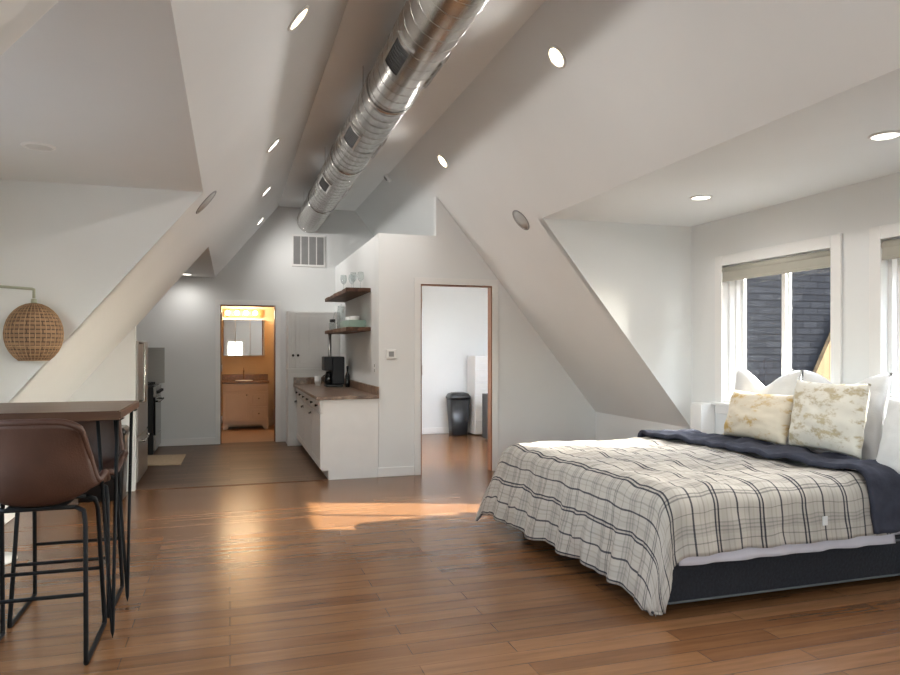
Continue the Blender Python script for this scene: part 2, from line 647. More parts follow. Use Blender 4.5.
box(bm, XL - T, XL, W3[0], W3[1], 0, W3[2])
box(bm, XL - T, XL, W3[0], W3[1], W3[3], DZN + .03)
box(bm, XL - T, XL, KY0, YB + .1, 0, DZL + .03)
struct('wall_left', bm, WALL)
# far gable wall with the bathroom doorway
BD = (-.139, .650, 2.03)
bm = BM()
prism(bm, [(XL - .1, 0), (BD[0], 0), (BD[0], zl(BD[0]) + .02), (DXL, DZL + .02), (XL - .1, DZL + .02)], 'y', YB, YB + T)
prism(bm, [(BD[0], BD[2]), (BD[1], BD[2]), (BD[1], zl(BD[1]) + .02), (BD[0], zl(BD[0]) + .02)], 'y', YB, YB + T)
prism(bm, [(BD[1], 0), (1.60, 0), (1.60, ZC + .02), (CL, ZC + .02), (BD[1], zl(BD[1]) + .02)], 'y', YB, YB + T)
prism(bm, [(1.60, 2.55), (xr(2.55) + .02, 2.55), (CR + .02, ZC + .02), (1.60, ZC + .02)], 'y', YB, YB + T)
struct('wall_back', bm, WALL)
# closet block: side wall, lid and front wall with its doorway

CD = (1.99, 2.84, 2.10)
struct('wall_closet_side', box(BM(), BXX, BXX + .1, YC + .1, 10.95, 0, BZ), WALL)
struct('ceiling_closet', box(BM(), BXX + .1, XR + .1, YC + .1, 10.95, BZ - .08, BZ), WALL)
bm = BM()
box(bm, BXX, CD[0], YC, YC + .1, 0, CD[2])
prism(bm, [(BXX, CD[2]), (CD[1], CD[2]), (xr(CD[2]) + .02, CD[2]), (xr(BZ) + .02, BZ), (BXX, BZ)], 'y', YC, YC + .1)
prism(bm, [(BX2, BZ), (xr(BZ) + .02, BZ), (BX2, zr(BX2) + .02)], 'y', YC, YC + .1)
prism(bm, [(CD[1], 0), (XR + .02, 0), (XR + .02, zr(XR) - .02), (xr(CD[2]) + .02, CD[2]), (CD[1], CD[2])], 'y', YC, YC + .1)
struct('wall_closet_front', bm, WALL)
struct('wall_closet_back', box(BM(), BXX, XR + .1, 10.95, 11.05, 0, BZ), WALL)
# gable wall behind the viewpoint, with the mirrored window and one added for light
W4 = (-.10, .48, .75, 1.70)
W5 = (1.50, 2.70, .85, 2.15)  # unseen window, added to make up for light lost from behind
bm = BM()
A_, B_ = YN - T, YN
prism(bm, [(XL - .05, 0), (W4[0], 0), (W4[0], zl(W4[0]) + .02), (XL - .05, zl(XL - .05))], 'y', A_, B_)
box(bm, W4[0], W4[1], A_, B_, 0, W4[2])
prism(bm, [(W4[0], W4[3]), (W4[1], W4[3]), (W4[1], zl(W4[1]) + .02), (W4[0], zl(W4[0]) + .02)], 'y', A_, B_)
prism(bm, [(W4[1], 0), (W5[0], 0), (W5[0], ZC + .02), (CL, ZC + .02), (W4[1], zl(W4[1]) + .02)], 'y', A_, B_)
box(bm, W5[0], W5[1], A_, B_, 0, W5[2])
prism(bm, [(W5[0], W5[3]), (W5[1], W5[3]), (W5[1], zr(W5[1]) + .02), (CR, ZC + .02), (W5[0], ZC + .02)], 'y', A_, B_)
prism(bm, [(W5[1], 0), (XR + .05, 0), (XR + .05, zr(XR + .05)), (W5[1], zr(W5[1]) + .02)], 'y', A_, B_)
struct('wall_front', bm, WALL)
# bathroom shell
bm = BM()
box(bm, -1.3, -1.2, YB + T, 13.05, 0, 2.5)
box(bm, .76, .86, YB + T, 13.05, 0, 2.5)
box(bm, -1.3, .86, 12.95, 13.05, 0, 2.5)
box(bm, -1.3, BD[0] - .02, YB + T, YB + T + .02, 0, 2.5)
box(bm, BD[1] + .02, .86, YB + T, YB + T + .02, 0, 2.5)
box(bm, BD[0] - .02, BD[1] + .02, YB + T, YB + T + .02, BD[2] + .02, 2.5)
struct('wall_bathroom', bm, BATHW)
struct('ceiling_bathroom', box(BM(), -1.3, .86, YB + T, 13.05, 2.5, 2.58), BATHW)

# baseboards
def base(name, x0, x1, y0, y1, m=TRIM, h=.1):
    bm = BM()
    box(bm, x0, x1, y0, y1, 0, h, .004)
    return struct(name, bm, m)
base('baseboard_back', XL, BD[0] - .06, YB - .015, YB)
base('baseboard_closet', BXX - .015, CD[0] - .07, YC - .015, YC)
base('baseboard_closet_side', CD[1] + .07, XR, YC - .015, YC)
base('baseboard_closet_back', BXX + .1, XR, 10.935, 10.95)
base('baseboard_left', XL, XL + .015, YN, KY0)
base('baseboard_right', XR - .015, XR, YN, YC)
base('baseboard_partition', XL, PX, KY0 - .015, KY0)

# door casings, jambs and hinges
def doorway(n, x0, x1, z1, y0, y1, cas=.065):
    root = struct('door_%d' % n, (lambda b: (box(b, x0, x0 + .018, y0 - .004, y1 + .004, 0, z1), box(b, x1 - .018, x1, y0 - .004, y1 + .004, 0, z1),
                                           box(b, x0 + .018, x1 - .018, y0 - .004, y1 + .004, z1 - .018, z1), b)[-1])(BM()), JAMB)
    b = BM()
    box(b, x0 - cas, x0 + .006, y0 - .016, y0 - .001, 0, z1 - .006, .003)
    box(b, x1 - .006, x1 + cas, y0 - .016, y0 - .001, 0, z1 - .006, .003)
    box(b, x0 - cas, x1 + cas, y0 - .016, y0 - .001, z1 - .006, z1 + cas, .003)
    obj('casing', b, TRIM, root)
    return root
d1 = doorway(1, BD[0], BD[1], BD[2], YB, YB + T)
d2 = doorway(2, CD[0], CD[1], CD[2], YC, YC + .1)
for d, x, y, zs in ((d1, BD[0] + .02, YB + .06, (.35, 1.1, 1.85)), (d2, CD[0] + .02, YC + .05, (1.15, 1.88))):
    for z in zs:
        b = BM()
        box(b, x - .003, x + .006, y - .035, y + .035, z - .045, z + .045, .002)
        tube(b, [(x + .006, y - .036, z - .05), (x + .006, y - .036, z + .05)], .007, 8)
        h = obj('hinge', b, TRIM, d)
        h['label'] = 'white painted hinge'

# ------------------------------------------------------------------ windows
def window(n, w, x0, sign=1, shade=True):
    """window in a wall of constant x; sign is the outward direction along x"""
    y0, y1, z0, z1 = w
    s = sign
    X = lambda d: x0 + s * d
    def bx(b, d0, d1, *a, bev=0):
        box(b, min(X(d0), X(d1)), max(X(d0), X(d1)), *a, bev)
    b = BM()     # casing on the room side
    c = .085
    bx(b, -.02, -.001, y0 - c, y0 + .004, z0 - .02, z1 + c, bev=.004)
    bx(b, -.02, -.001, y1 - .004, y1 + c, z0 - .02, z1 + c, bev=.004)
    bx(b, -.02, -.001, y0 + .004, y1 - .004, z1 - .004, z1 + c, bev=.004)
    root = struct('window_%d' % n, b, TRIM)
    b = BM()
    bx(b, -.05, .04, y0 - c - .02, y1 + c + .02, z0 - .045, z0 - .02, bev=.005)
    bx(b, -.018, -.001, y0 - c, y1 + c, z0 - .12, z0 - .046, bev=.003)
    obj('window_sill', b, TRIM, root)
    b = BM()     # vinyl frame: stepped jambs
    for d0, d1, k in ((.05, .10, .03), (.10, .18, .055)):
        bx(b, d0, d1, y0, y0 + k, z0, z1)
        bx(b, d0, d1, y1 - k, y1, z0, z1)
        bx(b, d0, d1, y0 + k, y1 - k, z1 - k, z1)
        bx(b, d0, d1, y0 + k, y1 - k, z0, z0 + k)
    obj('window_frame', b, VINYL, root)
    ym = (y0 + y1) / 2
    for a, e, d in ((y0 + .055, ym + .025, .125), (ym - .025, y1 - .055, .155)):
        b = BM()
        k = .042
        bx(b, d - .012, d + .012, a, a + k, z0 + .055, z1 - .055)
        bx(b, d - .012, d + .012, e - k, e, z0 + .055, z1 - .055)
        bx(b, d - .012, d + .012, a + k, e - k, z1 - .055 - k, z1 - .055)
        bx(b, d - .012, d + .012, a + k, e - k, z0 + .055, z0 + .055 + k)
        sash = obj('sash', b, VINYL, root)
        b = BM()
        bx(b, d - .003, d + .003, a + k - .004, e - k + .004, z0 + .055 + k - .004, z1 - .055 - k + .004)
        obj('pane', b, GLASS, sash)
    if shade:
        b = BM()
        tube(b, [(X(.012), y0 + .006, z1 - .045), (X(.012), y1 - .006, z1 - .045)], .03, 16)
        bx(b, -.012, -.009, y0 + .01, y1 - .01, z1 - .125, z1 - .03)
        bx(b, -.016, -.005, y0 + .01, y1 - .01, z1 - .145, z1 - .125, bev=.003)
        g = obj('roller_shade', b, SHADE, root)
    return root
window(1, W1, XR)
window(2, W2, XR)
window(3, W3, XL, -1, shade=False)
# gable windows behind the viewpoint, the wider one added for its daylight
for n_, (x0, x1, z0, z1) in ((4, W4), (5, W5)):
    c = min(.08, zr(x1) - z1 - .01) if n_ == 5 else .08
    b = BM()
    box(b, x0 - .08, x0, YN + .001, YN + .02, z0 - .08, z1 + c)
    box(b, x1, x1 + .08, YN + .001, YN + .02, z0 - .08, z1 + c - (.06 if n_ == 5 else 0))
    box(b, x0, x1, YN + .001, YN + .02, z0 - .08, z0)
    if c > .02:
        box(b, x0, x1, YN + .001, YN + .02, z1, z1 + c)
    w4 = struct('window_%d' % n_, b, TRIM)
    b = BM()
    for xx in (x0, (x0 + x1) / 2 - .02, x1 - .04):
        box(b, xx, xx + .04, YN - .11, YN - .07, z0, z1)
    box(b, x0, x1, YN - .11, YN - .07, z0, z0 + .05)
    box(b, x0, x1, YN - .11, YN - .07, z1 - .05, z1)
    obj('window_frame', b, VINYL, w4)
    obj('pane', box(BM(), x0 + .03, x1 - .03, YN - .093, YN - .087, z0 + .045, z1 - .045), GLASS, w4)

# ------------------------------------------------------------------ ceiling fittings
LIGHTS = []
def fixture(name, pos, nrm, label, lens, cat='ceiling light', group=None, r=.082, power=0, col=(1, .965, .92), spot=172):
    nrm = Vector(nrm).normalized()
    t = thing(name, label, cat, pos, group)
    q = Vector((0, 0, 1)).rotation_difference(nrm).to_matrix().to_4x4()
    b = lathe(BM(), [(r * .78, .0005), (r, .0005), (r, .004), (r * .93, .009), (r * .80, .010), (r * .78, .006)], 36, loop=True)
    obj('trim_ring', xf(b, q), TRIM, t, local=True)
    b = lathe(BM(), [(0, .0008), (r * .79, .0008), (r * .79, .0045), (r * .5, .0055), (0, .006)], 36)
    obj('lens', xf(b, q), lens, t, local=True)
    if power:
        ld = bpy.data.lights.new('downlight_beam', 'SPOT')
        ld.energy = power
        ld.color = col
        ld.spot_size = math.radians(spot)
        ld.spot_blend = 1
        ld.shadow_soft_size = .06
        lo = bpy.data.objects.new('downlight_beam', ld)
        lo.location = Vector(pos) + nrm * .03
        lo.rotation_euler = Vector((0, 0, -1)).rotation_difference(nrm).to_euler()
        COL.objects.link(lo)
    return t
nL = Vector((ML, 0, -1)).normalized()
nR = Vector((-MR, 0, -1)).normalized()
PW = 42
G1 = 'lit downlights on the slope beside the duct'
for y, x, lab in ((3.644, .331, 'lit round recessed downlight on the slope opposite the bed, nearest of its row'),
                  (6.024, .343, 'lit round recessed downlight, second of the row running along the slope'),
                  (8.009, .380, 'lit round recessed downlight, third of the row towards the kitchen'),
                  (10.013, .395, 'lit round recessed downlight, farthest of the row, above the bathroom doorway')):
    fixture('recessed_light', (x, y, zl(x)), nL, lab, LAMPON if y < 5 else LAMPON2, group=G1, power=PW)
G2 = 'lit downlights on the slope above the bed'
for y, x, lab in ((4.111, 2.017, 'lit round recessed downlight high on the slope above the bed foot'),
                  (6.684, 2.028, 'lit round recessed downlight on the slope by the duct, above the closet doorway')):
    fixture('recessed_light', (x, y, zr(x)), nR, lab, LAMPON, group=G2, power=PW)
for y, x, side in ((1.25, .33, 0), (-.95, .33, 0), (1.5, 2.02, 1), (-.9, 2.02, 1)):  # extra unseen downlights, added to brighten the room behind the camera
    fixture('recessed_light', (x, y, zr(x) if side else zl(x)), nR if side else nL,
            'unseen round downlight added on the slope behind the viewer to brighten the near end', LAMPON2, group='added downlights behind the viewer', power=PW)
G3 = 'lit downlights in the window dormer'
for y, x, lab in ((4.483, 3.40, 'lit round recessed downlight in the flat dormer ceiling before the full window'),
                  (2.888, 3.36, 'lit round recessed downlight in the flat dormer ceiling by the picture edge')):
    fixture('recessed_light', (x, y, DZR), (0, 0, -1), lab, LAMPON2, group=G3, power=PW * .55)
fixture('recessed_light', (-.577, 10.35, DZL), (0, 0, -1), 'lit round recessed downlight in the low kitchen alcove ceiling', LAMPON2, power=PW * .3)
fixture('recessed_light', (-.97, 4.2, DZN), (0, 0, -1), 'unlit round recessed downlight in the flat ceiling above the bar table', LAMPOFF)

def speaker(x, y, z, nrm, lab):
    t = thing('ceiling_speaker', lab, 'speaker', (x, y, z), 'round speakers set in the slopes')
    q = Vector((0, 0, 1)).rotation_difference(nrm).to_matrix().to_4x4()
    obj('trim_ring', xf(lathe(BM(), [(.100, .0005), (.112, .0005), (.112, .005), (.100, .006)], 36, loop=True), q), GREYPL, t, local=True)
    obj('grille', xf(lathe(BM(), [(0, .0008), (.101, .0008), (.101, .004), (0, .0045)], 36), q), SPEAKER, t, local=True)
speaker(-.169, 5.471, zl(-.169), nL, 'round grey speaker in the slope beside the nook ceiling corner')
speaker(2.577, 6.0, zr(2.577), nR, 'round grey speaker in the slope beside the window dormer corner')
t = thing('smoke_detector', 'small round white smoke detector on slope beside the duct', 'smoke detector', (1.843, 8.394, zr(1.843)))
q = Vector((0, 0, 1)).rotation_difference(nR).to_matrix().to_4x4()
obj('body', xf(lathe(BM(), [(.065, .0005), (.065, .02), (.05, .035), (0, .037)], 28), q), TRIM, t, local=True)
obj('sensor_ring', xf(lathe(BM(), [(.03, .0365), (.034, .0375), (.03, .042), (0, .043)], 20), q), GREYPL, t, local=True)

# ------------------------------------------------------------------ the round duct
DX, DZ, DR = 1.14, 3.312, .185
duct = thing('spiral_duct', 'shiny galvanised round spiral duct running under the ridge ceiling', 'duct', (DX, 4, DZ))
b = BM()
lathe(b, [(DR, YN + .01), (DR, YB - .002)], 48, (DX, 0, DZ), 'y')
obj('pipe', b, DUCT, duct)
b = BM()
pts = []
pitch = .15
y = YN + .05
steps = int((YB - .1 - y) / pitch * 20)
for i in range(steps):
    a = 2 * PI * i / 20
    pts.append((DX + math.cos(a) * (DR + .0005), y + pitch * i / 20, DZ + math.sin(a) * (DR + .0005)))
tube(b, pts, .003, 5)
obj('spiral_seam', b, DUCTSEAM, duct)
for yy in (2.2, 5.1, 7.0, 9.1):
    b = lathe(BM(), [(DR + .0005, -.03), (DR + .006, -.03), (DR + .009, 0), (DR + .006, .03), (DR + .0005, .03)], 48, (DX, yy, DZ), 'y', loop=True)
    obj('coupling_band', b, DUCT, duct)
def register(yy, ang, ln=.42, half=.40):
    """curved supply register on the duct; ang is its direction in the xz plane"""
    def patch(b, a0, a1, y0, y1, r0, r1, n=10):
        vs = []
        for r in (r0, r1):
            for yv in (y0, y1):
                vs.append([b.verts.new((DX + r * math.cos(a0 + (a1 - a0) * i / n), yv, DZ + r * math.sin(a0 + (a1 - a0) * i / n))) for i in range(n + 1)])
        A, B, C, D = vs
        for i in range(n):
            b.faces.new((A[i], A[i + 1], B[i + 1], B[i]))
            b.faces.new((C[i], D[i], D[i + 1], C[i + 1]))
            b.faces.new((A[i], C[i], C[i + 1], A[i + 1]))
            b.faces.new((B[i], B[i + 1], D[i + 1], D[i]))
        b.faces.new((A[0], B[0], D[0], C[0]))
        b.faces.new((A[-1], C[-1], D[-1], B[-1]))
    h = ln / 2
    b = BM()
    k = .10
    patch(b, ang - half, ang + half, yy - h, yy - h + .035, DR - .002, DR + .016)
    patch(b, ang - half, ang + half, yy + h - .035, yy + h, DR - .002, DR + .016)
    patch(b, ang - half, ang - half + k, yy - h + .035, yy + h - .035, DR - .002, DR + .016)
    patch(b, ang + half - k, ang + half, yy - h + .035, yy + h - .035, DR - .002, DR + .016)
    fr = obj('register_frame', b, DUCT, duct)
    b = BM()
    patch(b, ang - half + k, ang + half - k, yy - h + .035, yy + h - .035, DR + .001, DR + .006)
    for i in range(9):
        yv = yy - h + .05 + (ln - .10) * i / 8
        patch(b, ang - half + k, ang + half - k, yv - .004, yv + .004, DR + .006, DR + .012)
    obj('register_grille', b, DARKGR, fr)
for yy in (4.25, 5.97, 7.77):
    register(yy, math.radians(218))
for yy in (4.42, 6.28, 8.1):
    register(yy, math.radians(-25))
for yy in (.4, 3.0, 5.2, 7.4, 9.6):
    for sx in (-1, 1):
        b = BM()
        box(b, DX + sx * (DR + .004) - .0015, DX + sx * (DR + .004) + .0015, yy - .0125, yy + .0125, DZ - .02, ZC)
        obj('hanger_strap', b, STEEL, duct)

# wall vent
t = thing('return_air_vent', 'white framed return air vent with four dark grilles above the bathroom doorway', 'vent', (1.13, YB, 2.62))
b = BM()
VX0, VX1, VZ0, VZ1 = .885, 1.375, 2.62, 3.10
box(b, VX0, VX1, YB - .018, YB - .0005, VZ0, VZ0 + .03)
box(b, VX0, VX1, YB - .018, YB - .0005, VZ1 - .03, VZ1)
for i in range(5):
    c = VX0 + .014 + (VX1 - VX0 - .028) * i / 4
    box(b, c - .007, c + .007, YB - .018, YB - .0005, VZ0 + .03, VZ1 - .03)
obj('vent_frame', b, TRIM, t)
for i in range(4):
    a = VX0 + .014 + (VX1 - VX0 - .028) * i / 4 + .007
    e = VX0 + .014 + (VX1 - VX0 - .028) * (i + 1) / 4 - .007
    b = BM()
    box(b, a, e, YB - .006, YB - .0008, VZ0 + .03, VZ1 - .03)
    for k in range(22):
        z = VZ0 + .04 + (VZ1 - VZ0 - .08) * k / 21
        box(b, a, e, YB - .014, YB - .006, z - .004, z + .003)
    obj('grille', b, GREYPL, t)

# ------------------------------------------------------------------ kitchen run
EDG = [7.42, 8.35, 9.28, 10.2]
XF = .905
ZT = .88
GC = 'white base cabinets under the speckled worktop'
labs = ['white base cabinet at the open end of the run, beside the closet wall',
        'white base cabinet in the middle of the run under the speckled worktop',
        'white base cabinet at the far end of the run, against the tall pantry cupboard']
for i in range(3):
    y0, y1 = EDG[i] + .002, EDG[i + 1] - .002
    t = thing('base_cabinet', labs[i], 'cabinet', ((XF + BXX) / 2, (y0 + y1) / 2, 0), GC)
    b = BM()
    box(b, XF + .02, BXX - .004, y0, y1, .10, ZT - .035)
    box(b, XF + .085, BXX - .004, y0, y1, 0, .10)
    obj('carcass', b, CABW, t)
    # drawer front
    dz0, dz1 = ZT - .175, ZT - .04
    b = box(BM(), XF, XF + .019, y0 + .006, y1 - .006, dz0, dz1, .004)
    box(b, XF - .004, XF + .002, y0 + .04, y1 - .04, dz0 + .028, dz1 - .028, .003)
    d = obj('drawer', b, CABW, t)
    for f in (.25, .75):
        yy = y0 + (y1 - y0) * f
        b = lathe(BM(), [(0, -.030), (.013, -.028), (.016, -.018), (.008, -.010), (.007, 0)], 14, (XF - .004, yy, (dz0 + dz1) / 2), 'x')
        obj('knob', b, PULL, d)
    # door with raised frame and vertical grooves
    z0, z1 = .115, dz0 - .008
    b = BM()
    box(b, XF + .006, XF + .019, y0 + .006, y1 - .006, z0, z1)
    k = .07
    box(b, XF, XF + .006, y0 + .006, y0 + .006 + k, z0, z1)
    box(b, XF, XF + .006, y1 - .006 - k, y1 - .006, z0, z1)
    box(b, XF, XF + .006, y0 + .006 + k, y1 - .006 - k, z1 - k, z1)
    box(b, XF, XF + .006, y0 + .006 + k, y1 - .006 - k, z0, z0 + k)
    m_ = 6
    for j in range(m_):
        a = y0 + .006 + k + (y1 - y0 - .012 - 2 * k) * j / m_
        e = y0 + .006 + k + (y1 - y0 - .012 - 2 * k) * (j + 1) / m_
        box(b, XF + .003, XF + .006, a + .005, e - .005, z0 + k + .004, z1 - k - .004)
    d = obj('door', b, CABW, t)
    yy = y1 - .05
    b = BM()
    lathe(b, [(.018, 0), (.018, -.004), (0, -.006)], 14, (XF, yy, z1 - .06), 'x')
    prism(b, [(XF - .004, z1 - .048), (XF - .028, z1 - .055), (XF - .028, z1 - .075), (XF - .022, z1 - .075), (XF - .020, z1 - .062), (XF - .004, z1 - .06)], 'y', yy - .035, yy + .035)
    obj('pull', b, PULL, d)
t = thing('worktop', 'brown speckled worktop with upstand over the white base cabinets', 'countertop', (1.2, 8.8, ZT - .035))
b = BM()
box(b, XF - .045, BXX - .003, EDG[0] - .03, EDG[3] - .003, ZT - .034, ZT, .006)
obj('slab', b, GRANITE, t)
b = box(BM(), BXX - .024, BXX - .003, EDG[0] - .03, EDG[3] - .003, ZT, ZT + .095, .004)
obj('upstand', b, GRANITE, t)
b = box(BM(), XF - .04, BXX - .026, EDG[3] - .024, EDG[3] - .003, ZT, ZT + .095, .004)
obj('upstand', b, GRANITE, t)

# tall pantry cupboard at the far end
PY = 10.2
t = thing('pantry_cupboard', 'tall white built-in cupboard between the bathroom doorway and the worktop end', 'cupboard', (1.15, PY, 0))
PX0, PX1 = .79, BXX - .003
b = BM()
box(b, PX0, PX1, PY + .001, YB - .002, 0, 1.92)
box(b, PX0 - .012, XF, PY - .012, PY + .001, 0, .10, .003)
obj('body', b, CABW, t)
b = box(BM(), PX0 - .02, PX1, PY - .028, PY, 1.075, 1.10, .004)
box(b, PX0 - .008, PX1, PY - .012, PY, 1.04, 1.075, .003)
obj('ledge', b, CABW, t)
def cup_door(x0, x1, kx):
    z0, z1 = 1.115, 1.905
    b = BM()
    box(b, x0, x1, PY - .020, PY - .001, z0, z1, .003)
    k = .05 if x1 - x0 > .2 else .03
    n = 4 if x1 - x0 > .2 else 1
    for j in range(n):
        a = x0 + k + (x1 - x0 - 2 * k) * j / n
        e = x0 + k + (x1 - x0 - 2 * k) * (j + 1) / n
        box(b, a + .006, e - .006, PY - .026, PY - .019, z0 + .06, z1 - .06, .003)
    d = obj('door', b, CABW, t)
    b = lathe(BM(), [(0, -.034), (.016, -.032), (.019, -.020), (.009, -.010), (.008, 0)], 14, (kx, PY - .020, 1.29), 'y')
    obj('knob', b, PULL, d)
cup_door(PX0 + .012, PX0 + .098, PX0 + .066)
cup_door(PX0 + .104, PX1 - .02, PX0 + .135)

# fridge, stove, splash panel in the alcove
FX = -.865
t = thing('refrigerator', 'stainless steel refrigerator seen edge-on behind the partition end', 'refrigerator', (-1.25, 7.95, 0))
b = box(BM(), XL + .02, FX - .065, 7.51, 8.36, .03, 1.46, .004)
obj('body', b, GREYPL, t)
d = obj('door', box(BM(), FX - .06, FX, 7.515, 8.355, .52, 1.46, .008), STEEL, t)
b = BM()
tube(b, [(FX, 7.60, .86), (FX + .05, 7.60, .86), (FX + .05, 7.60, 1.44), (FX, 7.60, 1.44)], .013, 10)
obj('handle', b, STEELD, d)
d = obj('drawer', box(BM(), FX - .06, FX, 7.515, 8.355, .06, .51, .008), STEEL, t)
b = BM()
tube(b, [(FX, 7.62, .46), (FX + .045, 7.62, .46), (FX + .045, 8.25, .46), (FX, 8.25, .46)], .012, 10)
obj('handle', b, STEELD, d)
b = box(BM(), FX - .10, FX - .065, 7.53, 8.34, 0, .055)
obj('plinth', b, BLACKP, t)

t = thing('stove', 'black and stainless range against the far wall of the alcove', 'stove', (-1.3, 10.25, 0))
SX = -.93
obj('body', box(BM(), XL + .02, SX - .03, 9.90, 10.66, .0, .88, .004), BLACKP, t)
d = obj('oven_door', box(BM(), SX - .028, SX, 9.905, 10.655, .25, .74, .006), BLACKG, t)
b = BM()
tube(b, [(SX, 9.97, .69), (SX + .045, 9.97, .69), (SX + .045, 10.59, .69), (SX, 10.59, .69)], .012, 10)
obj('handle', b, STEELD, d)
obj('drawer', box(BM(), SX - .028, SX, 9.905, 10.655, .05, .24, .006), STEEL, t)
obj('control_panel', box(BM(), SX - .028, SX + .004, 9.905, 10.655, .75, .875, .006), STEEL, t)
for k in range(5):
    b = lathe(BM(), [(.022, .0), (.022, .012), (.017, .034), (0, .036)], 16, (SX + .004, 9.98 + .15 * k, .81), 'x')
    obj('knob', b, BLACKP, t)
b = BM()
box(b, XL + .04, SX - .02, 9.91, 10.65, .881, .893, .003)
for yy in (10.07, 10.28, 10.49):
    box(b, XL + .1, SX - .06, yy - .007, yy + .007, .893, .925)
for xx in (-1.55, -1.3, -1.05):
    box(b, xx - .007, xx + .007, 9.95, 10.61, .905, .921)
obj('cooktop', b, BLACKP, t)
tag(obj('splash_panel', box(BM(), XL + .01, -.885, YB - .012, YB - .001, .90, 1.40, .002), STEEL), 'stainless splash panel fixed to the wall above the stove', 'wall panel')
tag(obj('kitchen_mat', prism(BM(), [(-1.0, 8.95), (-.56, 8.9), (-.545, 9.72), (-1.02, 9.76)], 'z', .0005, .011), RUG), 'small beige woven mat on grey floor before the stove', 'mat')

# wall shelves and what stands on them
SY0, SY1 = 7.87, 9.75
def shelf(z, lab):
    t = thing('wall_shelf', lab, 'shelf', (1.39, 8.8, z), 'dark wood shelves above the worktop')
    b = BM()
    nn = 26
    for s in range(nn):
        a = SY0 + (SY1 - SY0) * s / nn
        e = SY0 + (SY1 - SY0) * (s + 1) / nn
    prof = [(1.255 + .006 * math.sin(7 * y_) + .004 * math.sin(19 * y_), y_) for y_ in [SY0 + (SY1 - SY0) * i / 24 for i in range(25)]]
    prism(b, prof + [(BXX - .001, SY1), (BXX - .001, SY0)], 'z', z, z + .045)
    bmesh.ops.bevel(b, geom=[e for e in b.edges if e.calc_length() < .09 or e.calc_length() > .25], offset=.004, segments=1, affect='EDGES')
    obj('board', b, SHELFW, t)
    return t
s1 = shelf(2.03, 'upper dark wood shelf holding stemmed glasses on the closet side wall')
s2 = shelf(1.585, 'lower dark wood shelf holding a glass tray and jug')
b = BM()
tube(b, [(1.30, 9.62, ZT + .0005), (1.30, 9.62, 1.584)], .024, 14)
lathe(b, [(.05, 0), (.05, .008), (.03, .012)], 20, (1.30, 9.62, ZT + .0005))
obj('support_post', b, STEEL, s2)['label'] = 'dark steel post under the shelf'

def wine_glass(x, y, z, lab):
    t = thing('wine_glass', lab, 'glass', (x, y, z), 'stemmed glasses on the upper shelf')
    p = [(0, .0), (.034, .0), (.034, .003), (.008, .009), (.004, .02), (.004, .09), (.012, .10), (.034, .125), (.041, .16), (.039, .19), (.034, .215),
         (.032, .215), (.037, .19), (.039, .16), (.032, .128), (.010, .104), (0, .101)]
    obj('goblet', lathe(BM(), p, 24, (0, 0, 0)), CRYSTAL, t, local=True)
    return t
zs = 2.03 + .0455
g = wine_glass(1.335, 8.62, zs, 'clear stemmed glass at the outer edge of the upper shelf')
for x, y, lab in ((1.425, 8.55, 'clear stemmed glass second in from the outer edge of the upper shelf'),
                  (1.40, 8.28, 'clear stemmed glass standing nearer the open end of the upper shelf'),
                  (1.47, 8.20, 'clear stemmed glass beside the wall at the open end of the upper shelf')):
    dup(g, (x, y, zs), label=lab)
zs = 1.585 + .0455
t = thing('glass_tray', 'pale green glass tray with low sides on the lower shelf', 'tray', (1.40, 8.30, zs))
b = BM()
box(b, 1.29, 1.50, 8.02, 8.62, zs, zs + .008)
box(b, 1.29, 1.298, 8.02, 8.62, zs + .008, zs + .085)
box(b, 1.492, 1.50, 8.02, 8.62, zs + .008, zs + .085)
box(b, 1.298, 1.492, 8.02, 8.028, zs + .008, zs + .085)
box(b, 1.298, 1.492, 8.612, 8.62, zs + .008, zs + .085)
obj('bowl', b, GREENG, t)
def cup(x, y, lab):
    t = thing('white_bowl', lab, 'bowl', (x, y, zs + .0085), 'white bowls in the glass tray')
    p = [(0, 0), (.03, 0), (.032, .008), (.055, .06), (.062, .125), (.059, .125), (.052, .065), (.028, .014), (0, .012)]
    obj('basin', lathe(BM(), p, 28), PORC, t, local=True)
cup(1.39, 8.46, 'white bowl in the green glass tray, beside the jug')
cup(1.40, 8.20, 'white bowl in the green glass tray, towards the open shelf end')
t = thing('glass_jug', 'tall clear glass jug with dark lid on the lower shelf', 'jug', (1.38, 9.10, zs))
p = [(0, 0), (.055, 0), (.058, .01), (.058, .20), (.05, .27), (.046, .30), (.043, .30), (.047, .268), (.054, .2), (.054, .012), (0, .010)]
obj('body', lathe(BM(), p, 28), CRYSTAL, t, local=True)
b = BM()
tube(b, [(-.055, 0, .08), (-.095, 0, .10), (-.10, 0, .17), (-.085, 0, .22), (-.052, 0, .23)], .006, 8)
obj('handle', b, CRYSTAL, t, local=True)
obj('lid', lathe(BM(), [(0, .300), (.048, .300), (.048, .312), (.012, .316), (.012, .33), (0, .331)], 24), CRYSTAL, t, local=True)
t = thing('storage_jar', 'small clear glass jar with dark cap at the far end of the lower shelf', 'jar', (1.32, 9.50, zs))
obj('body', lathe(BM(), [(0, 0), (.045, 0), (.047, .008), (.047, .09), (.035, .115), (.032, .115), (.043, .088), (.043, .01), (0, .008)], 24), CRYSTAL, t, local=True)
obj('cap', lathe(BM(), [(.036, .112), (.038, .113), (.038, .15), (0, .154)], 24), BLACKP, t, local=True)

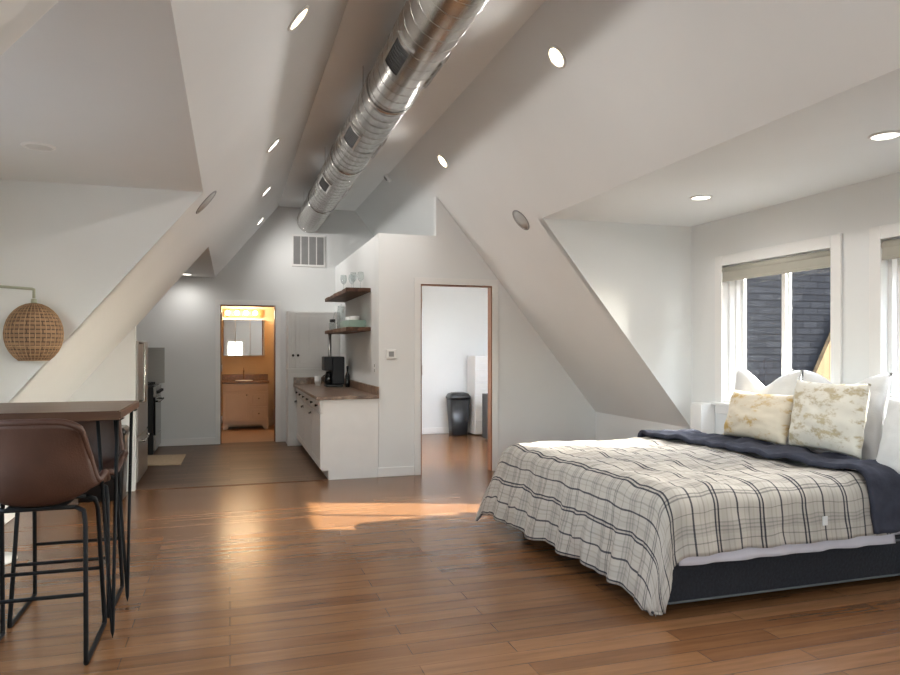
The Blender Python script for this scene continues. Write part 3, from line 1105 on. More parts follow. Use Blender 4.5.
# coffee maker and bits on the worktop
ZW = ZT + .0005
t = thing('coffee_maker', 'black coffee maker standing on the speckled worktop', 'coffee maker', (1.30, 9.30, ZW))
b = BM()
box(b, 1.20, 1.42, 9.20, 9.50, ZW, ZW + .035, .01)
obj('base', b, BLACKP, t)
obj('water_tank', box(BM(), 1.285, 1.44, 9.20, 9.50, ZW + .036, ZW + .40, .014), BLACKM2, t)
obj('brew_head', box(BM(), 1.175, 1.284, 9.205, 9.495, ZW + .215, ZW + .40, .014), BLACKM2, t)
b = lathe(BM(), [(0, 0), (.05, 0), (.058, .02), (.056, .10), (.038, .15), (.038, .165), (0, .167)], 24, (1.25, 9.35, ZW + .036))
c = obj('carafe', b, BLACKG, t)
b = BM()
tube(b, [(1.20, 9.31, ZW + .07), (1.168, 9.29, ZW + .08), (1.168, 9.29, ZW + .14), (1.205, 9.315, ZW + .16)], .008, 8)
obj('handle', b, BLACKP, c)
t = thing('paper_cup', 'white cup beside the black coffee maker', 'cup', (1.14, 9.62, ZW))
obj('body', lathe(BM(), [(0, 0), (.035, 0), (.036, .01), (.048, .13), (.046, .13), (.034, .012), (0, .010)], 24), PORC, t, local=True)
obj('sleeve', lathe(BM(), [(.0395, .03), (.041, .03), (.046, .09), (.0445, .09)], 24, loop=True), VINYL, t, local=True)
t = thing('oil_bottle', 'slim dark bottle behind the coffee maker', 'bottle', (1.470, 9.16, ZW))
obj('body', lathe(BM(), [(0, 0), (.028, 0), (.03, .01), (.03, .15), (.012, .20), (.011, .25), (0, .25)], 20), BLACKG, t, local=True)
obj('cap', lathe(BM(), [(.013, .245), (.014, .246), (.014, .275), (0, .277)], 16), BLACKP, t, local=True)

# thermostat, outlets
t = thing('thermostat', 'small white thermostat with grey display beside the closet doorway', 'thermostat', (1.665, YC, 1.28))
obj('body', box(BM(), 1.612, 1.718, YC - .022, YC - .001, 1.275, 1.375, .006), TRIM, t)
obj('display', box(BM(), 1.636, 1.692, YC - .0245, YC - .0225, 1.297, 1.353), GREYPL, t)
def outlet_x(x, y, z, s, lab):
    t = thing('wall_outlet', lab, 'outlet', (x, y, z))
    a, b_ = sorted((x + s * .001, x + s * .008))
    obj('cover_plate', box(BM(), a, b_, y - .036, y + .036, z - .058, z + .058, .002), TRIM, t)
    a, b_ = sorted((x + s * .0085, x + s * .0105))
    for zz in (-.026, .026):
        obj('socket', box(BM(), a, b_, y - .017, y + .017, z + zz - .017, z + zz + .017), GREYPL, t)
outlet_x(BXX, 7.62, 1.17, -1, 'white wall outlet above the worktop near the corner of the closet block')

# ------------------------------------------------------------------ bathroom
t = thing('vanity_cabinet', 'cream bathroom vanity with one door and two drawers seen through the doorway', 'vanity', (.26, 12.7, 0))
VXA, VXB, VF = -.117, .633, 12.50
b = BM()
box(b, VXA, VXB, VF + .02, 12.945, .11, .79)
prism(b, [(VXA, 0), (VXA + .07, 0), (VXA + .12, .08), (VXB - .12, .08), (VXB - .07, 0), (VXB, 0), (VXB, .115), (VXA, .115)], 'y', VF + .02, VF + .045)
for xx in (VXA, VXB - .03):
    box(b, xx, xx + .03, VF + .045, 12.94, 0, .11)
obj('carcass', b, VANITY, t)
def panel(name, x0, x1, z0, z1):
    b = box(BM(), x0, x1, VF, VF + .019, z0, z1, .003)
    k = .045 if z1 - z0 > .15 else .025
    box(b, x0 + k, x1 - k, VF - .006, VF + .001, z0 + k, z1 - k, .004)
    return obj(name, b, VANITY, t)
def vknob(p, x, z):
    obj('knob', lathe(BM(), [(0, -.028), (.011, -.026), (.013, -.018), (.006, -.010), (.006, 0)], 12, (x, VF - .006, z), 'y'), STEELD, p)
panel('false_front', VXA + .01, VXB - .01, .655, .775)
vknob(panel('door', VXA + .01, VXA + .43, .14, .645), VXA + .39, .59)
vknob(panel('drawer', VXA + .44, VXB - .01, .40, .645), (VXA + .44 + VXB - .01) / 2, .53)
vknob(panel('drawer', VXA + .44, VXB - .01, .14, .39), (VXA + .44 + VXB - .01) / 2, .27)
t = thing('vanity_counter', 'brown stone vanity top with backsplash and basin', 'countertop', (.26, 12.7, .79))
b = BM()
box(b, VXA - .015, VXB + .015, VF - .02, 12.947, .791, .83, .005)
box(b, VXA - .015, VXB + .015, 12.925, 12.947, .83, .93, .003)
obj('slab', b, COPPER, t)
obj('basin', lathe(BM(), [(.14, .8305), (.15, .8305), (.15, .836), (.135, .838), (.12, .832), (0, .8315)], 30, (.23, 12.68, 0)), PORC, t)
t = thing('bathroom_faucet', 'bronze single-spout faucet on the brown vanity top', 'faucet', (.23, 12.86, .8305))
b = BM()
lathe(b, [(.024, 0), (.024, .01), (.014, .02)], 18, (.23, 12.86, .8305))
tube(b, [(.23, 12.86, .84), (.23, 12.86, .98), (.23, 12.84, 1.01), (.23, 12.78, 1.015), (.23, 12.74, .985)], .011, 10)
obj('spout', b, COPPER, t)
b = BM()
tube(b, [(.23, 12.86, .99), (.23, 12.88, 1.05)], .007, 8)
obj('lever', b, COPPER, t)
t = thing('medicine_cabinet', 'three-door mirrored medicine cabinet above the bathroom vanity', 'mirror cabinet', (.23, 12.95, 1.255))
obj('body', box(BM(), VXA, .59, 12.86, 12.948, 1.255, 1.905, .003), VANITY, t)
for a, e in ((VXA + .003, .087), (.090, .337), (.340, .587)):
    d = obj('door', box(BM(), a, e, 12.846, 12.859, 1.262, 1.898), VANITY, t)
    obj('mirror_panel', box(BM(), a + .002, e - .002, 12.842, 12.8455, 1.266, 1.894), MIRROR, d)
t = thing('vanity_light', 'brass light bar with four glowing globe bulbs above the mirror', 'wall light', (.23, 12.95, 1.95))
obj('back_plate', box(BM(), VXA + .01, .57, 12.905, 12.948, 1.95, 2.075, .006), mat('brass', (.55, .36, .14), .3, metal=.8), t)
for i in range(4):
    x = -.04 + .155 * i
    b = lathe(BM(), [(.022, 0), (.024, -.02), (.018, -.03)], 16, (x, 12.905, 2.012), 'y')
    so = obj('socket', b, COPPER, t)
    b = lathe(BM(), [(.016, -.028), (.035, -.045), (.047, -.075), (.035, -.108), (0, -.122)], 20, (x, 12.905, 2.012), 'y')
    obj('bulb', b, BULB, so)
def point(name, loc, e, col, r=.05):
    ld = bpy.data.lights.new(name, 'POINT')
    ld.energy = e
    ld.color = col
    ld.shadow_soft_size = r
    o = bpy.data.objects.new(name, ld)
    o.location = loc
    COL.objects.link(o)
    return o
for i in range(4):
    point('vanity_bulb_light', (-.04 + .155 * i, 12.70, 2.012), 6.5, (1, .74, .47), .045)

# ------------------------------------------------------------------ closet contents
t = thing('trash_bin', 'tall glossy black trash bin with lid in the room beyond the closet doorway', 'trash bin', (3.50, 10.70, 0))
def rrect(w, d, r, n=5):
    pts = []
    for cx, cy, a0 in ((w - r, d - r, 0), (-w + r, d - r, 90), (-w + r, -d + r, 180), (w - r, -d + r, 270)):
        for i in range(n + 1):
            a = math.radians(a0 + 90 * i / n)
            pts.append((cx + r * math.cos(a), cy + r * math.sin(a)))
    return pts
def loft(b, secs, smooth=True):
    rings = [[b.verts.new((p[0], p[1], z)) for p in pts] for pts, z in secs]
    n = len(rings[0])
    for A, B in zip(rings, rings[1:]):
        for j in range(n):
            f = b.faces.new((A[j], A[(j + 1) % n], B[(j + 1) % n], B[j]))
            f.smooth = smooth
    b.faces.new(rings[0][::-1])
    b.faces.new(rings[-1])
    return b
obj('body', loft(BM(), [(rrect(.125, .105, .04), .002), (rrect(.130, .11, .04), .02), (rrect(.165, .14, .045), .585)]), BLACKP, t, local=True)
l = obj('lid', loft(BM(), [(rrect(.176, .15, .05), .586), (rrect(.176, .15, .05), .615), (rrect(.150, .125, .05), .665), (rrect(.10, .075, .04), .685)]), BLACKP, t, local=True)
obj('swing_flap', box(BM(), 3.44, 3.56, 10.595, 10.70, .686, .693, .003), GREYPL, l)
t = thing('drawer_tower', 'dark grey plastic drawer tower beyond the closet doorway edge', 'drawer unit', (3.87, 9.9, 0))
b = BM()
box(b, 3.69, 3.95, 9.75, 10.10, .02, .70, .006)
obj('frame', b, mat('dark_grey_plastic', (.06, .062, .068), .4), t)
for k in range(5):
    d = obj('drawer', box(BM(), 3.695, 3.945, 9.735, 9.749, .035 + .132 * k, .155 + .132 * k, .003), BLACKP, t)
    obj('handle', box(BM(), 3.78, 3.86, 9.722, 9.7345, .085 + .132 * k, .105 + .132 * k, .002), GREYPL, d)
t = thing('plastic_storage_tower', 'white plastic storage drawers against the far closet wall beside the black bin', 'drawer unit', (3.85, 10.65, 0))
obj('frame', box(BM(), 3.715, 3.98, 10.50, 10.88, .02, 1.27, .006), VINYL, t)
for k in range(6):
    d = obj('drawer', box(BM(), 3.722, 3.973, 10.486, 10.499, .035 + .205 * k, .225 + .205 * k, .004), PORC, t)
    obj('handle', box(BM(), 3.80, 3.89, 10.474, 10.4855, .12 + .205 * k, .14 + .205 * k, .002), VINYL, d)
fixture('recessed_light', (2.05, 9.1, BZ - .08), (0, 0, -1), 'round recessed downlight inside the room beyond the closet doorway', LAMPON2, power=110, col=(1, .97, .93))

# ------------------------------------------------------------------ bar table
TX0, TX1, TY0, TY1, TZ = -1.66, -.49, 3.60, 4.30, 1.09
t = thing('bar_table', 'tall bar table with thick dark wood top on black hairpin legs', 'table', ((TX0 + TX1) / 2, (TY0 + TY1) / 2, 0))
b = BM()
fr = [(TX0 + (TX1 - TX0) * i / 16, TY0 + .003 * math.sin(.8 * i)) for i in range(17)]
bk = [(TX1 - (TX1 - TX0) * i / 16, TY1 + .003 * math.sin(.9 * i)) for i in range(17)]
prism(b, fr + bk, 'z', TZ - .042, TZ)
bmesh.ops.bevel(b, geom=[e for e in b.edges if abs(e.verts[0].co.z - e.verts[1].co.z) < 1e-5], offset=.006, segments=2, affect='EDGES')
obj('table_top', b, WALNUT, t)
for sx in (0, 1):
    for sy in (0, 1):
        cx = TX0 + .10 if sx == 0 else TX1 - .055
        cy = TY0 + .075 if sy == 0 else TY1 - .12
        b = BM()
        zt = TZ - .046
        ax, bx_ = (cx - .055, cx + .03) if sx else (cx - .03, cx + .055)
        fx = cx + (.01 if sx else -.01)
        A = Vector((ax, cy + (.0 if sy else -.0), zt))
        B = Vector((bx_, cy, zt))
        C = Vector((fx, cy + (.03 if sy == 0 else -.03) * 0, .012))
        tube(b, [A, A.lerp(C, .98), C + Vector((0, 0, -.004)), B.lerp(C, .98), B], .0085, 10)
        box(b, min(ax, bx_) - .025, max(ax, bx_) + .025, cy - .05, cy + .05, TZ - .047, TZ - .0425)
        obj('leg', b, BLACKM, t)

# ------------------------------------------------------------------ bar stools
def make_stool():
    """origin on the floor, the sitter faces +y"""
    t = thing('bar_stool', 'x', 'bar stool', (0, 0, 0), 'brown leather bar stools at the bar table')
    # bucket shell: grid over (u across, v along: 0 front lip, 1 top of the back)
    NU, NV = 22, 26
    def shell(u, v, off):
        # side profile in (y, z)
        P = [(0.205, .735), (.18, .715), (.08, .690), (-.06, .685), (-.155, .715), (-.205, .81), (-.228, .935), (-.25, 1.066)]
        s = v * (len(P) - 1)
        i = min(int(s), len(P) - 2)
        f = s - i
        def cr(a, b_, c, d, f):
            return .5 * ((2 * b_) + (-a + c) * f + (2 * a - 5 * b_ + 4 * c - d) * f * f + (-a + 3 * b_ - 3 * c + d) * f ** 3)
        g = lambda k: P[max(0, min(len(P) - 1, k))]
        y = cr(g(i - 1)[0], g(i)[0], g(i + 1)[0], g(i + 2)[0], f)
        z = cr(g(i - 1)[1], g(i)[1], g(i + 1)[1], g(i + 2)[1], f)
        # half width and how far the sides rise
        if v > .48:
            w = .262 - .066 * (v - .48) / .52
        else:
            w = .262 - .045 * ((.48 - v) / .48) ** 2
        rise = .115 * math.exp(-((v - .42) / .20) ** 2)
        a = abs(u)
        x = u * w
        cu = a ** 2.4
        z += rise * cu
        y += (.085 * math.exp(-((v - .72) / .26) ** 2)) * cu
        z += .012 * a * a * (1 - v)
        if v > .8:
            z -= .035 * a ** 5 * (v - .8) / .2
        return Vector((x, y, z))
    b = BM()
    for side, off in ((0, 0), (1, 1)):
        pass
    G = [[shell(-1 + 2 * i / NU, j / NV, 0) for i in range(NU + 1)] for j in range(NV + 1)]
    def nrm(j, i):
        a = G[j][min(NU, i + 1)] - G[j][max(0, i - 1)]
        c = G[min(NV, j + 1)][i] - G[max(0, j - 1)][i]
        return a.cross(c).normalized()
    th = .014
    A = [[b.verts.new(G[j][i] - nrm(j, i) * th) for i in range(NU + 1)] for j in range(NV + 1)]
    B = [[b.verts.new(G[j][i] + nrm(j, i) * th) for i in range(NU + 1)] for j in range(NV + 1)]
    for j in range(NV):
        for i in range(NU):
            b.faces.new((A[j][i], A[j][i + 1], A[j + 1][i + 1], A[j + 1][i])).smooth = True
            b.faces.new((B[j][i], B[j + 1][i], B[j + 1][i + 1], B[j][i + 1])).smooth = True
    for j in range(NV):
        b.faces.new((A[j][0], A[j + 1][0], B[j + 1][0], B[j][0]))
        b.faces.new((A[j][NU], B[j][NU], B[j + 1][NU], A[j + 1][NU]))
    for i in range(NU):
        b.faces.new((A[0][i], B[0][i], B[0][i + 1], A[0][i + 1]))
        b.faces.new((A[NV][i], A[NV][i + 1], B[NV][i + 1], B[NV][i]))
    sh = obj('seat_shell', b, LEATHER, t, local=True)
    b = BM()
    rim = [G[0][i] for i in range(NU + 1)] + [G[j][NU] for j in range(1, NV + 1)] + [G[NV][i] for i in range(NU - 1, -1, -1)] + [G[j][0] for j in range(NV - 1, 0, -1)]
    tube(b, rim, .0165, 8, closed=True)
    obj('piping', b, LEATHER, sh, local=True)
    # sled frame: each side is one bent rod
    for s in (-1, 1):
        b = BM()
        pts = [(s * .16, -.12, .672), (s * .195, -.135, .655), (s * .205, -.155, .60), (s * .222, -.235, .03), (s * .222, -.232, .012), (s * .222, -.215, .010),
               (s * .222, .215, .010), (s * .222, .232, .012), (s * .222, .235, .03), (s * .205, .155, .60), (s * .195, .135, .655), (s * .16, .12, .672)]
        tube(b, pts, .0105, 10)
        o_ = obj('leg', b, BLACKM, t, local=True)
    b = BM()
    for yv in (-.12, .12):
        tube(b, [(-.16, yv, .672), (.16, yv, .672)], .010, 8)
    box(b, -.12, .12, -.13, .13, .672, .680)
    obj('seat_support', b, BLACKM, t, local=True)
    for yv, z in ((.21, .30), (-.21, .30)):
        b = BM()
        k = .222 - (z - .03) / .57 * .017
        yy = (.235 - (z - .03) / .57 * .08) * (1 if yv > 0 else -1)
        tube(b, [(-k, yy, z), (k, yy, z)], .009, 8)
        obj('footrest', b, BLACKM, t, local=True)
    return t
st = make_stool()
st['label'] = 'brown leather bar stool before the bar table, its back to the viewer'
st.location = (-.82, 3.62, 0)
dup(st, (-.815, 4.18, 0), (0, 0, PI), label='brown leather bar stool across the bar table, mostly hidden behind it')

# black bin behind the stools
t = thing('waste_bin', 'black bin on the floor before the partition, behind the bar stools', 'bin', (-1.12, 7.12, 0))
obj('body', loft(BM(), [(rrect(.185, .14, .03), .001), (rrect(.205, .155, .03), .60)]), BLACKP, t, local=True)
l = obj('lid', loft(BM(), [(rrect(.215, .165, .03), .601), (rrect(.215, .165, .03), .635), (rrect(.19, .14, .03), .66)]), BLACKP, t, local=True)
obj('latch', box(BM(), -1.16, -1.08, 6.945, 6.955, .595, .63, .002), GREYPL, l)

# ------------------------------------------------------------------ floor lamp with wicker globe
t = thing('floor_lamp', 'pale sage arc floor lamp with round wicker globe shade over the bar table', 'floor lamp', (-1.5, 5.22, 0))
obj('base', lathe(BM(), [(0, 0), (.165, 0), (.17, .006), (.165, .02), (.05, .026), (0, .027)], 40, (-1.50, 5.22, 0)), PORC, t)
b = BM()
AX, AY, AZ = -1.18, 5.0, 1.755
tube(b, [(-1.58, 5.04, .0), (-1.62, 4.97, 1.66), (-1.60, 4.97, 1.75), (-1.50, 4.97, 1.775), (AX - .012, AY - .003, AZ + .004), (AX, AY, AZ), (AX, AY, AZ - .055)], .009, 10)
obj('pole', b, SAGE, t)
b = BM()
ZS, RS = 1.475, .163
lathe(b, [(.009, .222), (.016, .219), (.018, .197), (.009, .194)], 20, (AX, AY, ZS), loop=True)
obj('shade_holder', b, SAGE, t)
def globe(bot, top, r, nj=28, ni=48):
    b = BM()
    uvl = b.loops.layers.uv.new('UVMap')
    R = []
    for j in range(nj + 1):
        a = bot + (top - bot) * j / nj
        R.append([b.verts.new((AX + r * math.cos(a) * math.cos(2 * PI * i / ni), AY + r * math.cos(a) * math.sin(2 * PI * i / ni), ZS + r * 1.18 * math.sin(a))) for i in range(ni)])
    for j in range(nj):
        for i in range(ni):
            k = (i + 1) % ni
            f = b.faces.new((R[j][i], R[j][k], R[j + 1][k], R[j + 1][i]))
            f.smooth = True
            for lp, (ii, jj) in zip(f.loops, ((i, j), (i + 1, j), (i + 1, j + 1), (i, j + 1))):
                lp[uvl].uv = (ii / ni * 2 * PI * r, (bot + (top - bot) * jj / nj) * r)
    return b
BOT, TOP = math.radians(-59), math.radians(86)
sh = obj('lamp_shade', globe(BOT, TOP, RS), WICKER, t)
md = sh.modifiers.new('thickness', 'SOLIDIFY')
md.thickness = .005
b = BM()
for i in range(34):
    a = 2 * PI * i / 34
    tube(b, [(AX + (RS + .001) * math.cos(e) * math.cos(a), AY + (RS + .001) * math.cos(e) * math.sin(a), ZS + (RS + .001) * 1.18 * math.sin(e)) for e in [BOT + (TOP - BOT) * k / 12 for k in range(13)]], .0028, 5)
for e in (BOT, math.radians(-24)):
    tube(b, [(AX + (RS + .001) * math.cos(e) * math.cos(2 * PI * k / 40), AY + (RS + .001) * math.cos(e) * math.sin(2 * PI * k / 40), ZS + (RS + .001) * 1.18 * math.sin(e)) for k in range(40)], .0035, 6, closed=True)
obj('rattan_ribs', b, WICKERR, sh)

# ------------------------------------------------------------------ the bed
BX0, BX1, BY0, BY1 = 2.19, 4.10, 3.16, 5.09
bed = thing('box_spring_base', 'low black quilted box spring base standing on the wood floor', 'bed base', ((BX0 + BX1) / 2, (BY0 + BY1) / 2, 0))
b = box(BM(), BX0, BX1, BY0, BY1, .03, .262, .018, 3)
obj('base', b, BOX, bed)
b = BM()
for z in (.045, .248):
    rr = [(BX0 + .012, BY0 - .002), (BX1 - .012, BY0 - .002), (BX1 + .002, BY0 + .012), (BX1 + .002, BY1 - .012), (BX1 - .012, BY1 + .002), (BX0 + .012, BY1 + .002), (BX0 - .002, BY1 - .012), (BX0 - .002, BY0 + .012)]
    tube(b, [(p[0], p[1], z) for p in rr], .006, 6, closed=True)
obj('piping', b, BOXP, bed)
for sx in (BX0 + .12, BX1 - .12):
    for sy in (BY0 + .12, BY1 - .12):
        obj('foot', lathe(BM(), [(.03, 0), (.035, .031)], 16, (sx, sy, 0)), BLACKP, bed)
MT = .60
mt = obj('mattress', box(BM(), BX0 + .005, BX1 - .005, BY0 + .005, BY1 - .005, .2635, MT, .05, 4), LAV, None, smooth=True)
tag(mt, 'pale lavender sheeted mattress under the plaid comforter', 'mattress')

def drape(name, x0, x1, y0, y1, hang_foot, hang_near, hang_far, top, m, step=.022, wr=.010, seed=0., thick=.014, edge=None, edge0=None, skew=0., r=.11, uv=True, flare=.16, frill=.013):
    """cloth lying on the mattress; (a, c) are arc lengths along x and y. x0: foot edge of the mattress, x1: head-side hem."""
    b = BM()
    uvl = b.loops.layers.uv.new('UVMap')
    na = int((x1 - x0 + hang_foot) / step)
    nc = int((y1 - y0 + hang_near + hang_far) / step)
    def fold(h, fl=flare):
        """arc length h past the edge -> (out, down)"""
        if h <= 0:
            return 0., 0.
        q = r * PI / 2
        if h < q:
            t = h / r
            return r * math.sin(t), r * (1 - math.cos(t))
        return r + (h - q) * fl, r + (h - q) * math.sqrt(1 - fl ** 2)
    V = []
    for i in range(na + 1):
        row = []
        for j in range(nc + 1):
            fa, fc = i / na, j / nc
            xh = x1 if edge is None else x1 + edge(fc)
            xf_ = x0 + (edge0(fc) if edge0 else 0)
            a = xf_ - hang_foot + (xh - xf_ + hang_foot) * fa
            c = y0 - hang_near + (y1 - y0 + hang_near + hang_far) * fc
            ox, dx = fold(x0 + r - a, flare + .16 * fc * fc) if hang_foot else (0, 0)
            on, dn = fold(y0 + r - c)
            of, df = fold(c - (y1 - r))
            px = max(a, x0 + r) - ox if hang_foot else a
            py = min(max(c, y0 + r), y1 - r) - on + of
            n1 = noise.noise(Vector((a * 5 + seed, c * 5, seed)))
            n2 = noise.noise(Vector((a * 13 + seed, c * 13, 3 + seed)))
            n3 = noise.noise(Vector((a * 3.1 + seed + c * 6, c * 2.0 - a * 4, 9 + seed)))
            w = wr * (n1 + .55 * n2) + wr * .9 * n3
            down = dx + dn + df * (1 - .75 * min(1, dx / .3))
            pz = top - down
            if dx > r and (dn == 0 and df == 0):
                k = min(1, (dx - r) / .25)
                px += k * frill * (math.sin(c * 21 + 2.2 * n1 + seed) + .6 * math.sin(c * 43 + seed)) - k * .012
                pz += k * .010 * math.sin(c * 15 + seed)
            if dn > r:
                k = min(1, (dn - r) / .15)
                py += k * .008 * math.sin(a * 24 + 2 * n1)
            if dx > r and (dn > 0 or df > 0):
                # gathered corner: cloth swings outwards
                k = min(1, (dx - r) / .3)
                px -= .02 * k
            px -= skew * fc * min(1, max(0, (x0 + 1.1 - a) / 1.0))
            row.append(b.verts.new((px + .5 * w * (dx > .02), py + .4 * w * (dn > .02), max(.03, pz + w * (1 - .5 * min(1, down / .2))))))
        V.append(row)
    for i in range(na):
        for j in range(nc):
            f = b.faces.new((V[i][j], V[i + 1][j], V[i + 1][j + 1], V[i][j + 1]))
            f.smooth = True
            for lp, (ii, jj) in zip(f.loops, ((i, j), (i + 1, j), (i + 1, j + 1), (i, j + 1))):
                lp[uvl].uv = (ii / na * (x1 - x0 + hang_foot), jj / nc * (y1 - y0 + hang_near + hang_far))
    o = obj(name, b, m)
    md = o.modifiers.new('thickness', 'SOLIDIFY')
    md.thickness = thick
    md.offset = 1
    return o
cf = drape('plaid_comforter', BX0 - .035, 3.62, BY0 - .05, BY1 + .05, .50, .275, .36, MT + .035, PLAID, wr=.019, seed=1.7, skew=.15, edge0=lambda f: -.07 * math.exp(-(f / .16) ** 2))
tag(cf, 'cream comforter with dark plaid lines draped over the bed and its foot', 'comforter')
b = BM()
box(b, 3.12, 3.155, BY0 - .092, BY0 - .088, .405, .455)
lab_ = obj('care_label', b, WHITEC, cf)
lab_['label'] = 'small white sewn label'
sh_ = drape('bed_sheet', BX0 + .02, 3.66, BY0 - .035, BY1 + .02, 0, .305, .20, MT + .010, LAV, wr=.006, seed=3.3, thick=.005)
tag(sh_, 'pale lavender bed sheet showing below the plaid comforter hem', 'bed sheet')
nv = drape('navy_blanket', 3.28, 3.70, BY0 - .06, BY1 + .06, 0, .31, .30, MT + .068, NAVY, wr=.026, seed=5.1, thick=.03,
           edge=lambda f: .09 * math.sin(3 * f + .4) + .035 * math.sin(13 * f) + .02 * math.sin(31 * f), edge0=lambda f: .20 * (1 - f) ** 1.5 + .02 * math.sin(14 * f), r=.07)
tag(nv, 'dark navy blanket folded across the bed before the pillows', 'blanket')

def pillow(name, loc, W, Hh, Th, m, label, tilt=18, yaw=0, roll=0, dent=0., group=None, seed=0., ear=.08, wr=.012, cat='pillow'):
    n = 26
    b = BM()
    top, bot = [], []
    for i in range(n + 1):
        ra, rb = [], []
        for j in range(n + 1):
            u, v = -1 + 2 * i / n, -1 + 2 * j / n
            y = u * W / 2 * (1 - ear * (1 - v * v))
            z = v * Hh / 2 * (1 - ear * (1 - u * u))
            if dent and v > -.2:
                k = (v + .2) / 1.2
                z -= dent * k * math.exp(-(u / .42) ** 2)
            t = Th / 2 * (max(0, 1 - u * u) ** .42) * (max(0, 1 - v * v) ** .42)
            wv = wr * noise.noise(Vector((u * 2.4 + seed, v * 2.4, seed))) + wr * .5 * noise.noise(Vector((u * 6 + seed, v * 6, seed + 4)))
            e = min(1, t / (Th * .2))
            ra.append(b.verts.new((-t + wv * e, y, z)))
            rb.append(b.verts.new((t + wv * e, y, z)) if 0 < i < n and 0 < j < n else ra[-1])
        top.append(ra)
        bot.append(rb)
    for i in range(n):
        for j in range(n):
            b.faces.new((top[i][j], top[i][j + 1], top[i + 1][j + 1], top[i + 1][j])).smooth = True
            b.faces.new((bot[i][j], bot[i + 1][j], bot[i + 1][j + 1], bot[i][j + 1])).smooth = True
    xf(b, Matrix.Translation((0, 0, Hh / 2)))
    o = obj(name, b, m, None, local=True)
    o.location = loc
    o.rotation_euler = (math.radians(roll), math.radians(tilt), math.radians(yaw))
    tag(o, label, cat, group)
    return o
ZP = MT + .015
GP = 'white bed pillows along the window wall'
pillow('bed_pillow', (3.94, 4.50, ZP), .70, .62, .2, WHITEC, 'white pillow with two pointed corners standing behind the gold-blotched cushion', tilt=9, yaw=0, dent=.12, group=GP, seed=1, ear=.08)
pillow('bed_pillow', (3.95, 3.785, ZP), .71, .62, .2, WHITEC, 'white ribbed pillow standing behind the square gold-flecked cushion', tilt=9, yaw=2, dent=.10, group=GP, seed=2, ear=.08)
pillow('bed_pillow', (3.97, 3.20, ZP), .50, .49, .16, WHITEC, 'white pillow second from the square cushion, leaning at the second window', tilt=12, yaw=4, group=GP, seed=3, ear=.04)
pillow('bed_pillow', (3.75, 3.04, ZP), .50, .49, .16, WHITEC, 'white pillow cut off by the picture edge, in front of its neighbour', tilt=18, yaw=6, group=GP, seed=4, ear=.04)
pillow('lumbar_cushion', (3.72, 4.31, MT + .10), .66, .37, .19, GOLDA, 'cream cushion with shiny gold blotches lying before the first white pillow', tilt=17, yaw=0, group=None, seed=6, ear=.06, cat='cushion')
pillow('square_cushion', (3.73, 3.67, MT + .10), .62, .47, .19, GOLDB, 'square cream cushion flecked all over with faded gold', tilt=9, yaw=-2, seed=8, ear=.06, cat='cushion')

# white bedside cabinet in the corner
t = thing('nightstand', 'narrow white bedside cabinet in the corner beside the full window', 'nightstand', (4.07, 5.35, 0))
obj('body', box(BM(), 4.015, 4.145, 5.27, 5.43, .04, .895, .004), CABW, t)
obj('door', box(BM(), 4.000, 4.014, 5.274, 5.426, .06, .885, .003), CABW, t)
obj('plinth', box(BM(), 4.025, 4.14, 5.28, 5.42, 0, .04), CABW, t)

# ------------------------------------------------------------------ outside
t = bpy.data.objects.new('ground', None)
struct('ground', box(BM(), -30, 40, -30, 40, -3.2, -3.0), GROUND)
bpy.data.objects.remove(t)
t = thing('neighbour_house', 'dark shingled neighbour house with tan gable outside the window', 'house', (9.5, 9.5, -3))
b = box(BM(), 4.6, 16, 9.3, 13, -3, 6)
obj('shingled_wall', b, SHING, t)
sl = lambda x: .544 + (x - 8.98) * 1.84
b = prism(BM(), [(6.4, -3), (14, -3), (14, 3), (11.2, sl(11.2)), (7.1, sl(7.1))], 'y', 9.2, 9.28)
obj('gable_wall', b, SIDING, t)
t = thing('sun_blocker_house', 'unseen house block added to keep the sun off the second window', 'house', (8, 0, -3))
b = box(BM(), 7.0, 8.2, -4, 2.28, -3, 5.2)  # out of view, added only to block direct sun at the second window
obj('walls', b, SIDING, t)
b = prism(BM(), [(6.9, 5.2), (8.3, 5.2), (7.6, 6.2)], 'y', -4.2, 2.29)
obj('roof', b, SHING, t)

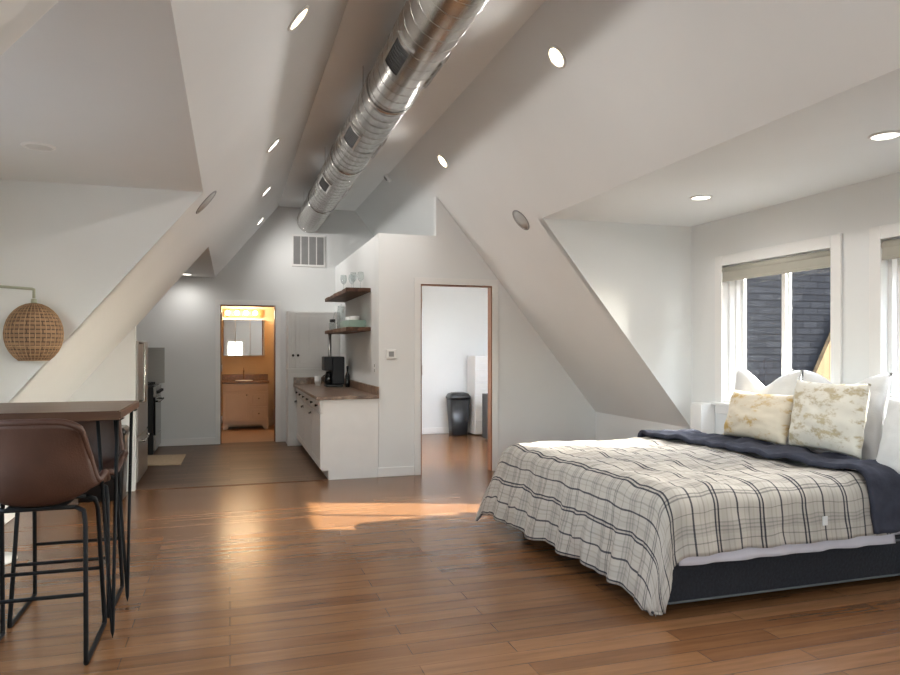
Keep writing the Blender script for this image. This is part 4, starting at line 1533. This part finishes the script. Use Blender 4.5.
# ------------------------------------------------------------------ light
w = bpy.data.worlds.new('sky')
S.world = w
w.use_nodes = True
nt = w.node_tree
bg = nt.nodes['Background']
sky = N(nt, 'ShaderNodeTexSky')
sky.sky_type = 'NISHITA'
sky.sun_disc = False
sky.sun_elevation = math.radians(28)
sky.sun_rotation = math.radians(110)
sky.air_density = 1.0
sky.dust_density = 2.5
hs = N(nt, 'ShaderNodeHueSaturation')
hs.inputs['Saturation'].default_value = .5
nt.links.new(sky.outputs['Color'], hs.inputs['Color'])
nt.links.new(hs.outputs['Color'], bg.inputs['Color'])
bg.inputs['Strength'].default_value = 4.2

sd = bpy.data.lights.new('sun', 'SUN')
sd.energy = 29.0
sd.angle = math.radians(.5)
sd.color = (1.0, .92, .80)
so = bpy.data.objects.new('sun', sd)
so.rotation_euler = Vector((0, 0, -1)).rotation_difference(Vector((-3.5, 1.27, -1.93)).normalized()).to_euler()
so.location = (12, -3, 8)
COL.objects.link(so)

def portal(loc, rot, sx, sy):
    ld = bpy.data.lights.new('window_portal', 'AREA')
    ld.shape = 'RECTANGLE'
    ld.size, ld.size_y = sx, sy
    ld.cycles.is_portal = True
    o = bpy.data.objects.new('window_portal', ld)
    o.location = loc
    o.rotation_euler = rot
    COL.objects.link(o)
R90 = PI / 2
for w_ in (W1, W2):
    portal((XR + .24, (w_[0] + w_[1]) / 2, (w_[2] + w_[3]) / 2), (0, R90, 0), w_[3] - w_[2], w_[1] - w_[0])
portal((XL - .24, (W3[0] + W3[1]) / 2, (W3[2] + W3[3]) / 2), (0, -R90, 0), W3[3] - W3[2], W3[1] - W3[0])
for w_ in (W4, W5):
    portal(((w_[0] + w_[1]) / 2, YN - .24, (w_[2] + w_[3]) / 2), (R90, 0, 0), w_[1] - w_[0], w_[3] - w_[2])

# ------------------------------------------------------------------ camera
cd = bpy.data.cameras.new('camera')
cd.sensor_width = 36
cd.lens = 28
cd.shift_y = 11.5 / 900
cd.clip_start = .05
cam = bpy.data.objects.new('camera', cd)
cam.location = (0, 0, H)
cam.rotation_euler = (R90, 0, -math.atan(220 / 700))
COL.objects.link(cam)
S.camera = cam
